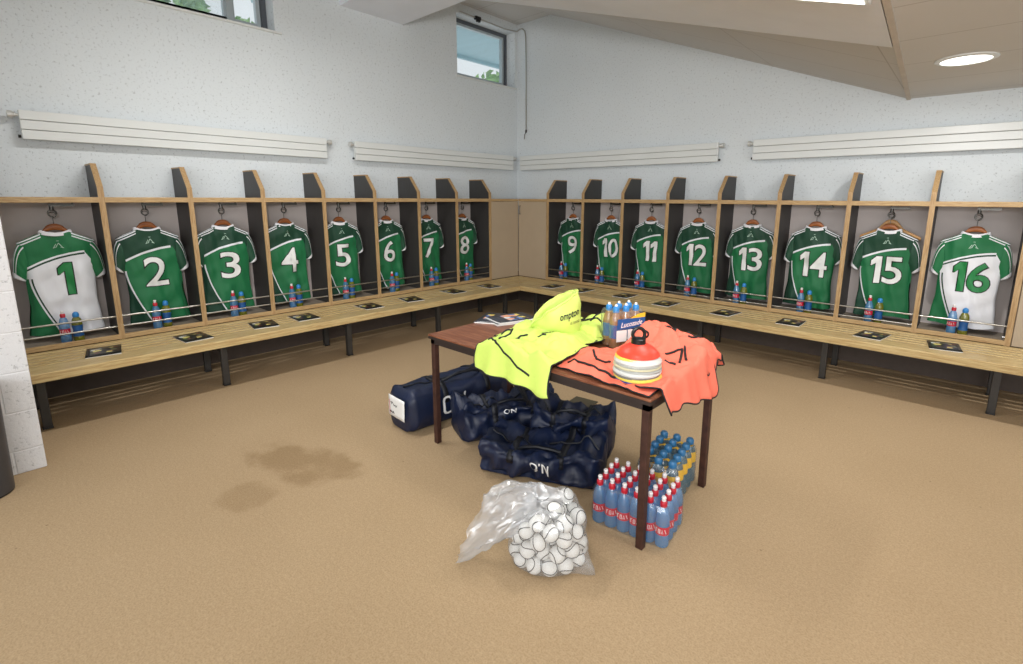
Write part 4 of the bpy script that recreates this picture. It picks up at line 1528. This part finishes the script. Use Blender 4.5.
cr = thing('cone_carrier', 'black plastic carrier with loop handle through the stack of cones', 'carrier', (CX, CY, zc), math.radians(42))
MB().lathe([(0.034, 0.050), (0.034, 0.076), (0.028, 0.080)], 24).tube([(0, 0, -0.12), (0, 0, 0.066)], 0.012, 10).build('post', M_blackplastic, cr)
MB().tube([(0.028 * math.cos(t), 0, 0.098 + 0.030 * math.sin(t)) for t in [2 * PI * i / 28 for i in range(28)]], 0.0085, 8, closed=True).build('loop_handle', M_blackplastic, cr)
MB().tube([(0.026 + 0.022 * math.cos(t), 0.012, 0.094 + 0.018 * math.sin(t)) for t in [-PI * .5 + PI * i / 14 for i in range(15)]], 0.005, 6).build('strap_clip', M_blackplastic, cr)


# shrink film round a pack --------------------------------------------
def film(parent_label, loc, rz, hx, hy, hz, sd, name='pack_film', label_cb=None):
    r = thing(name, parent_label, 'plastic film', loc, rz)
    n = 56
    rows = []
    prof = [(0.30, 0.002), (0.97, 0.002), (1.0, 0.02), (1.0, hz * 0.25), (0.985, hz * 0.5), (1.0, hz * 0.68), (0.97, hz * 0.82), (0.90, hz * 0.92)]
    for s, z in prof:
        row = []
        for k in range(n):
            a = 2 * PI * k / n
            c_, s_ = math.cos(a), math.sin(a)
            e = 0.22
            x = math.copysign(abs(c_) ** e, c_) * hx * s
            y = math.copysign(abs(s_) ** e, s_) * hy * s
            w = 0.004 * nz(a * 6 + sd, z * 20, sd) + 0.003 * math.sin(a * 24)
            row.append((x + w * c_, y + w * s_, z + (0.006 * nz(a * 5, z * 9, sd) if z > 0.05 else 0)))
        rows.append(row)
    MB().grid(rows, closed_u=True).build('film_wrap', M_film, r, smooth=180)
    # top sheet, sagging between the caps
    T = []
    for i in range(25):
        row = []
        for k in range(25):
            x, y = (-1 + i / 12) * hx * 0.9, (-1 + k / 12) * hy * 0.9
            row.append((x, y, hz * 0.92 + 0.018 * nz(x * 30 + sd, y * 30, sd) - 0.008))
        T.append(row)
    MB().grid(T).build('film_top', M_film, r, smooth=180)
    return r


# red pack on the floor
ang = math.radians(8)
RX0, RY0 = 4.325, -3.975
ca, sa = math.cos(ang), math.sin(ang)
red_p = None
for row in range(4):
    for c_ in range(6):
        dx, dy = c_ * 0.0655, row * 0.0655
        loc = (RX0 + dx * ca - dy * sa, RY0 + dx * sa + dy * ca, 0.001)
        rname = ('front row', 'second row', 'third row', 'rear row')[row]
        lab = 'red-capped water bottle in the floor pack, %s, %s from the ball bag' % (rname, ORD[c_ + 1])
        if red_p is None:
            red_p = bottle('red', lab, 'red-capped bottles in the floor pack', loc, ang + 0.5)
        else:
            copy_tree(red_p, loc, ang + 0.5 + random.uniform(-0.3, 0.3), lab)
film('clear shrink film round the pack of red-capped water bottles', (RX0 + 2.5 * .0655 * ca - 1.5 * .0655 * sa, RY0 + 2.5 * .0655 * sa + 1.5 * .0655 * ca, 0), ang, 0.2015, 0.136, 0.225, 3.0)

# blue pack on the floor, behind
ang2 = math.radians(8)
BX0, BY0 = 4.385, -3.635
ca2, sa2 = math.cos(ang2), math.sin(ang2)
blue_p = None
for row in range(5):
    for c_ in range(3):
        dx, dy = c_ * 0.0765, row * 0.0775
        loc = (BX0 + dx * ca2 - dy * sa2, BY0 + dx * sa2 + dy * ca2, 0.001)
        lab = 'blue-capped bottle in the far floor pack, %s row behind red pack, %s' % (ORD[row + 1], ('bag side', 'middle', 'leg side')[c_])
        if blue_p is None:
            blue_p = bottle('pack_blue', lab, 'blue-capped bottles in the far floor pack', loc, 0)
        else:
            copy_tree(blue_p, loc, random.uniform(0, 6), lab)
bf = film('clear shrink film round the pack of blue-capped bottles on the floor', (BX0 + .0765 * ca2 - 2 * .0775 * sa2, BY0 + .0765 * sa2 + 2 * .0775 * ca2, 0), ang2, 0.1185, 0.1965, 0.24, 8.0)

for row in (0, 2, 3):
    pts = [(-0.105 + 0.21 * i / 12, (row - 1.5) * 0.0775, 0.228 + 0.008 * math.cos(i * PI / 2)) for i in range(13)]
    MB().grid([[(x, y + s_, z) for x, y, z in pts] for s_ in (-0.012, 0.012)]).build('printed_strip', M_yellowband, bf, smooth=180)

# orange drink pack on the table
ang3 = math.radians(67)
ca3, sa3 = math.cos(ang3), math.sin(ang3)
OX, OY = 4.075 + 0.070 * ca3 - 0.035 * sa3, -3.485 + 0.070 * sa3 + 0.035 * ca3
org = None
for row in range(2):
    for c_ in range(3):
        dx, dy = (c_ - 1) * 0.070, (row - 0.5) * 0.070
        loc = (OX + dx * ca3 - dy * sa3, OY + dx * sa3 + dy * ca3, TT + 0.002)
        lab = 'blue-capped orange drink bottle in the table pack, %s, %s' % (('printed side', 'rear side')[row], ('beside the yellow bag', 'middle', 'farthest from the yellow bag')[c_])
        if org is None:
            org = bottle('pack_orange', lab, 'blue-capped bottles in the table pack', loc, 0)
        else:
            copy_tree(org, loc, random.uniform(0, 6), lab)
pf = film('clear shrink film with blue printed band round the drinks on the table', (OX, OY, TT + 0.001), ang3, 0.110, 0.0745, 0.245, 12.0)
yf = -0.0765
MB().box(-0.085, 0.108, yf - 0.002, yf, 0.118, 0.178).build('printed_band', M_bluelabel, pf, smooth=0)
MB().prism([(0.0, 0.178), (0.108, 0.178), (0.108, 0.205), (0.06, 0.2)], yf - 0.002, yf, axis=1).build('printed_band_top', M_yellowband, pf, smooth=0)
vs, fs = text_geo('Lucozade', 0.02, 0.030, 0.150, 0.0, 0.25)
MB().add([(0.012 + x, yf - 0.003, 0.132 + y + 0.08 * x) for x, y, _ in vs], fs).build('band_lettering', M_tip, pf, smooth=0)
MB().box(-0.090, -0.020, yf - 0.0025, yf, 0.045, 0.112).box(-0.012, 0.034, yf - 0.0025, yf, 0.052, 0.112).build('printed_panel', M_paper, pf, smooth=0)

# ------------------------------------------------------------------ kit bags
def kit_bag(label, loc, rz, L, W, Hh, sd, slump, crumple, group='navy kit bags under the table'):
    """barrel bag, long axis local +Y, near end at y=0"""
    r = thing('kit_bag', label, 'kit bag', loc, rz, group)
    n, R = 48, 36

    def pt(t, a, grow=1.0):
        c_, s_ = math.cos(a), math.sin(a)
        e = 0.55
        endf = min(1.0, min(t, 1 - t) * 16 + 0.80)
        sag = 1 - slump * math.sin(PI * min(1, max(0, t))) * 0.5 - slump * 0.25 * nz(t * 3 + sd, sd)
        x = math.copysign(abs(c_) ** e, c_) * W / 2 * endf * grow
        z = (math.copysign(abs(s_) ** e, s_) * 0.5 + 0.5) * Hh * sag * (endf * 0.5 + 0.5)
        y = t * L
        d = crumple * (abs(nz(x * 6 + sd, y * 5, z * 6)) * 1.3 + 0.4 * nz(x * 17, y * 15 + sd, z * 17) + 0.18 * abs(nz(x * 34, y * 30 + sd, z * 30)))
        d *= 0.25 if z < 0.02 else 1.0
        nx, nz_ = c_, s_
        return Vector((x - nx * d + slump * 0.25 * nz(y * 4, sd) * z / Hh, y, max(0.003, z - max(0, nz_) * d * 1.2)))
    rows = []
    for i in range(R + 1):
        rows.append([pt(i / R, 2 * PI * k / n) for k in range(n)])
    m = MB().grid(rows, closed_u=True)
    for i, s in ((0, 1), (R, -1)):
        c = Vector((0, i / R * L, sum(v.z for v in rows[i]) / n))
        k1 = [c.lerp(v, 0.55) + Vector((0, -s * 0.012, 0)) for v in rows[i]]
        k2 = [c + Vector((0, -s * 0.012, 0))] * n
        m.grid([rows[i], k1, k2], closed_u=True)
    m.build('bag_shell', M_navy, r, smooth=180)
    z_ = [pt(0.04 + 0.92 * i / 30, PI / 2) + Vector((0, 0, 0.004)) for i in range(31)]
    MB().tube(z_, 0.006, 6).build('zip', M_navyblack, r)
    for tt in (0.30, 0.70):
        a_ = [pt(tt, 0.02 + (PI - 0.04) * i / 20, 1.01) + Vector((0, 0, 0.003)) for i in range(21)]
        s_ = MB()
        s_.grid([[p + Vector((0, dy, 0)) for p in a_] for dy in (-0.02, 0.02)])
        s_.build('strap', M_navyblack, r, smooth=180, solid=0.005)
    h = []
    p0, p1 = pt(0.32, PI * 0.42), pt(0.68, PI * 0.42)
    for i in range(17):
        w = i / 16
        p = p0.lerp(p1, w)
        h.append(p + Vector((0.02 * math.sin(PI * w), 0, 0.012 + 0.035 * math.sin(PI * w) + 0.01 * nz(w * 4, sd))))
    MB().tube(h, 0.010, 7).build('carry_handle', M_navyblack, r)
    return r, pt


def side_text(r, pt, L, body, h, w, t0, z_mid, bold=0.03, a0=0.0, name='bag_lettering'):
    """lettering on the +X flank"""
    vs, fs = text_geo(body, bold, h, w, 0.02)
    V = []
    for x, y, _ in vs:
        t = t0 + x / L
        p = pt(t, a0 + (y - h / 2) / 0.16)
        V.append((p.x + 0.011, p.y, p.z + 0.006))
    MB().add(V, fs).build(name, M_white, r, smooth=180)


kb, kpt = kit_bag('navy kit bag with white paper label on its end, beside the table leg', (2.70, -4.07, 0), math.radians(-4), 0.95, 0.36, 0.30, 2.0, 0.05, 0.022)
e = MB()
rows = [[(-0.115 + 0.215 * i / 6 + 0.01 * k / 6, -0.0205 - 0.004 * abs(nz(i * .5, k * .5)), 0.085 + 0.155 * k / 6 + 0.0 * i) for i in range(7)] for k in range(7)]
pl = e.grid(rows).build('paper_label', M_paper, kb, smooth=180, solid=0.001)
ink = MB()
inkr = random.Random(5)
for (x0_, z0_, wd) in ((-0.075, 0.185, 0.03), (-0.03, 0.178, 0.045), (-0.085, 0.120, 0.06)):
    pts = [(x0_ + wd * i / 9, -0.0265, z0_ + inkr.uniform(-0.010, 0.010)) for i in range(10)]
    ink.tube(pts, 0.0018, 4)
ink.build('handwriting', M_navyblack, pl)
MB().tube([(-0.088, -0.0265, 0.205), (-0.086, -0.0265, 0.10)], 0.0012, 4).build('red_margin', M_redlabel, pl)
side_text(kb, kpt, 0.95, "O'N", 0.085, 0.20, 0.36, 0.15)

kb2, kpt2 = kit_bag('slumped navy kit bag lying between the labelled bag and the flattened one', (3.08, -3.86, 0), math.radians(-22), 0.70, 0.42, 0.30, 11.0, 0.45, 0.10)
side_text(kb2, kpt2, 0.85, "O'N", 0.06, 0.12, 0.45, 0.15, 0.02, 0.5)
kb3, kpt3 = kit_bag('flattened navy kit bag sprawled behind the bag of balls', (3.46, -3.925, 0), math.radians(-66), 0.72, 0.44, 0.25, 23.0, 0.5, 0.11)
side_text(kb3, kpt3, 0.62, "O'N", 0.05, 0.10, 0.55, 0.1, 0.02, 0.1)
kb4, kpt4 = kit_bag('dark navy kit bag heaped at the rear of the pile beneath the table', (3.53, -3.53, 0), math.radians(-70), 0.50, 0.36, 0.33, 37.0, 0.4, 0.10)

# ------------------------------------------------------------------ bag of balls
BC = np.array([4.303, -4.352])
rng = np.random.RandomState(3)
NB, BR = 62, 0.036
P0 = np.empty((NB, 3))
P0[:, 0] = rng.uniform(-0.15, 0.15, NB)
P0[:, 1] = rng.uniform(-0.13, 0.13, NB)
P0[:, 2] = rng.uniform(0.04, 0.55, NB)
RAX, RAY = 0.18, 0.155          # the space the bag leaves the balls
for it in range(900):
    P0[:, 2] -= 0.0016
    for _ in range(3):
        d = P0[:, None, :] - P0[None, :, :]
        L_ = np.sqrt((d ** 2).sum(-1)) + np.eye(NB)
        ov = np.clip(2 * BR - L_, 0, None)
        np.fill_diagonal(ov, 0)
        P0 += (d / L_[..., None] * ov[..., None] * 0.36).sum(1)
        P0[:, 2] = np.maximum(P0[:, 2], BR + 0.003)
        hz = np.clip(P0[:, 2] / 0.34, 0, 1)
        sc_ = 1.0 - 0.25 * hz ** 2
        q = np.sqrt((P0[:, 0] / ((RAX - BR) * sc_)) ** 2 + (P0[:, 1] / ((RAY - BR) * sc_)) ** 2)
        k = np.where(q > 1, 1 / q, 1.0)
        P0[:, 0] *= k
        P0[:, 1] *= k
ba = math.radians(42)
cb, sb = math.cos(ba), math.sin(ba)
W0 = np.stack([BC[0] + P0[:, 0] * cb - P0[:, 1] * sb, BC[1] + P0[:, 0] * sb + P0[:, 1] * cb, P0[:, 2]], 1)

m = MB()
rows = [[(BR * math.sin(PI * i / 16) * math.cos(2 * PI * k / 24), BR * math.sin(PI * i / 16) * math.sin(2 * PI * k / 24), BR * math.cos(PI * i / 16)) for k in range(24)] for i in range(17)]
m.grid(rows, closed_u=True)
ball_me = m.mesh('ball', M_ball, 180)
s = MB()
pts = []
for i in range(120):
    t = 2 * PI * i / 120
    a_, b_ = 0.70, 0.30
    x, y, z = a_ * math.cos(t) + b_ * math.cos(3 * t), a_ * math.sin(t) - b_ * math.sin(3 * t), 2 * math.sqrt(a_ * b_) * math.sin(2 * t)
    pts.append(Vector((x, y, z)).normalized() * (BR + 0.0004))
s.tube(pts, 0.0021, 6, closed=True)
seam_me = s.mesh('seam', M_seam, 180)
for i in range(NB):
    o = bpy.data.objects.new('leather_ball', ball_me)
    COL.objects.link(o)
    o.location = W0[i]
    o.rotation_euler = (random.uniform(0, 6), random.uniform(0, 6), random.uniform(0, 6))
    tag(o, 'white ball with a black raised seam heaped in the clear plastic bag', 'ball', 'white balls in the clear bag')
    c = bpy.data.objects.new('seam', seam_me)
    COL.objects.link(c)
    c.parent = o

pb = thing('plastic_bag', 'clear plastic bag full of white balls lying on the carpet', 'bag', (BC[0], BC[1], 0), ba)
nA, nT = 56, 26
zmax = P0[:, 2].max()
ctr = np.array([0, 0, 0.13])


def hull(dirv):
    pr = P0 - ctr
    val = pr @ dirv + BR
    return float(np.max(val))


def bag_pt(th, ph):
    """th: angle round z; ph: polar angle from straight up"""
    dv = np.array([math.sin(ph) * math.cos(th), math.sin(ph) * math.sin(th), math.cos(ph)])
    # smooth radial distance: the farthest ball surface met near this direction
    pr = P0 - ctr
    al = pr @ dv
    perp = np.sqrt(np.maximum(0, (pr ** 2).sum(1) - al ** 2))
    ok = perp < BR * 1.9
    r_ = float(np.max(np.where(ok, al + np.sqrt(np.maximum(0, BR ** 2 - (perp * 0.5) ** 2)), 0.05)))
    r_ = max(r_, 0.08) + 0.004
    p = ctr + dv * r_
    p[2] = max(p[2], 0.0015)
    return p


HB = np.array([[bag_pt(2 * PI * k / nA, 0.42 + (PI - 0.42) * i / nT) for k in range(nA)] for i in range(nT + 1)])
for _ in range(2):
    S = HB.copy()
    S[1:-1] = 0.5 * HB[1:-1] + 0.125 * (HB[:-2] + HB[2:] + np.roll(HB[1:-1], 1, 1) + np.roll(HB[1:-1], -1, 1))
    HB = S
HB[:, :, 2] = np.maximum(HB[:, :, 2], 0.0015)
# the corner of the bag that sticks out on the carpet
for i in range(nT + 1):
    for k in range(nA):
        p = HB[i, k]
        if p[2] < 0.10 and p[0] > 0:
            a_ = math.atan2(p[1], p[0])
            g = math.exp(-((a_ + 0.55) / 0.22) ** 2) * (1 - p[2] / 0.10)
            p[0] += 0.085 * g * math.cos(-0.55)
            p[1] += 0.085 * g * math.sin(-0.55)
            p[2] = max(0.0015, p[2] * (1 - 0.6 * g))
MB().grid([[Vector(HB[i, k]) for k in range(nA)] for i in range(nT + 1)], closed_u=True).build('bag_film', M_bagfilm, pb, smooth=180)
# loose neck of the bag, flopped over to one side
top = [Vector(HB[0, k]) for k in range(nA)]
mouth = []
for k in range(nA):
    a_ = 2 * PI * k / nA
    # an oval standing on the carpet, tilted back
    lx = math.cos(a_)
    ly = math.sin(a_)
    mouth.append(Vector((-0.335 + 0.035 * lx + 0.065 * ly, -0.03 + 0.085 * lx, 0.180 + 0.165 * ly + 0.02 * lx)))
rows = []
for i in range(23):
    w = i / 22
    row = []
    for k in range(nA):
        a_ = 2 * PI * k / nA
        p = top[k].lerp(mouth[k], w)
        bulge = math.sin(PI * w)
        p.z += 0.03 * bulge - 0.05 * bulge * max(0, -math.sin(a_))
        am = 0.026 * min(1, w * 4)
        d = Vector((nz(a_ * 2 + 1, w * 3, 1.0), nz(a_ * 2, w * 3, 5.0), nz(a_ * 2.2, w * 3.2, 9.0))) * am
        d += Vector((nz(math.cos(a_) * 5, w * 9, math.sin(a_) * 5), nz(math.cos(a_) * 5, w * 9 + 4, math.sin(a_) * 5), nz(math.cos(a_) * 5, w * 9 + 8, math.sin(a_) * 5))) * 0.016 * min(1, w * 4)
        p += d
        p.z = max(0.003, p.z)
        row.append(p)
    rows.append(row)
MB().grid(rows, closed_u=True).build('bag_neck', M_bagneck, pb, smooth=180)

# ------------------------------------------------------------------ small remaining things
o = MB().box(-0.1, 0.1, -0.1, 0.1, 0.0005, 0.006).build('floor_plate', plain('dark_floor_plate', (72, 66, 50), 0.6, var=0.1), None, smooth=0, bevel=0.002)
o.location = (3.385, -2.84, 0)
o.rotation_euler = (0, 0, math.radians(8))
tag(o, 'small dark square plate set in the carpet beyond the table', 'floor plate')
bn = thing('waste_bin', 'dark grey cylindrical bin beside the white block wall end', 'bin', (1.72, -6.075, 0))
MB().lathe([(0.10, 0.004), (0.128, 0.004), (0.13, 0.01), (0.14, 0.60), (0.132, 0.605), (0.122, 0.02)], 32, caps=True).build('bin_body', M_greypost, bn)
MB().lathe([(0.126, 0.0), (0.13, 0.004), (0.13, 0.02)], 32, caps=False).build('bin_foot', M_blackplastic, bn)
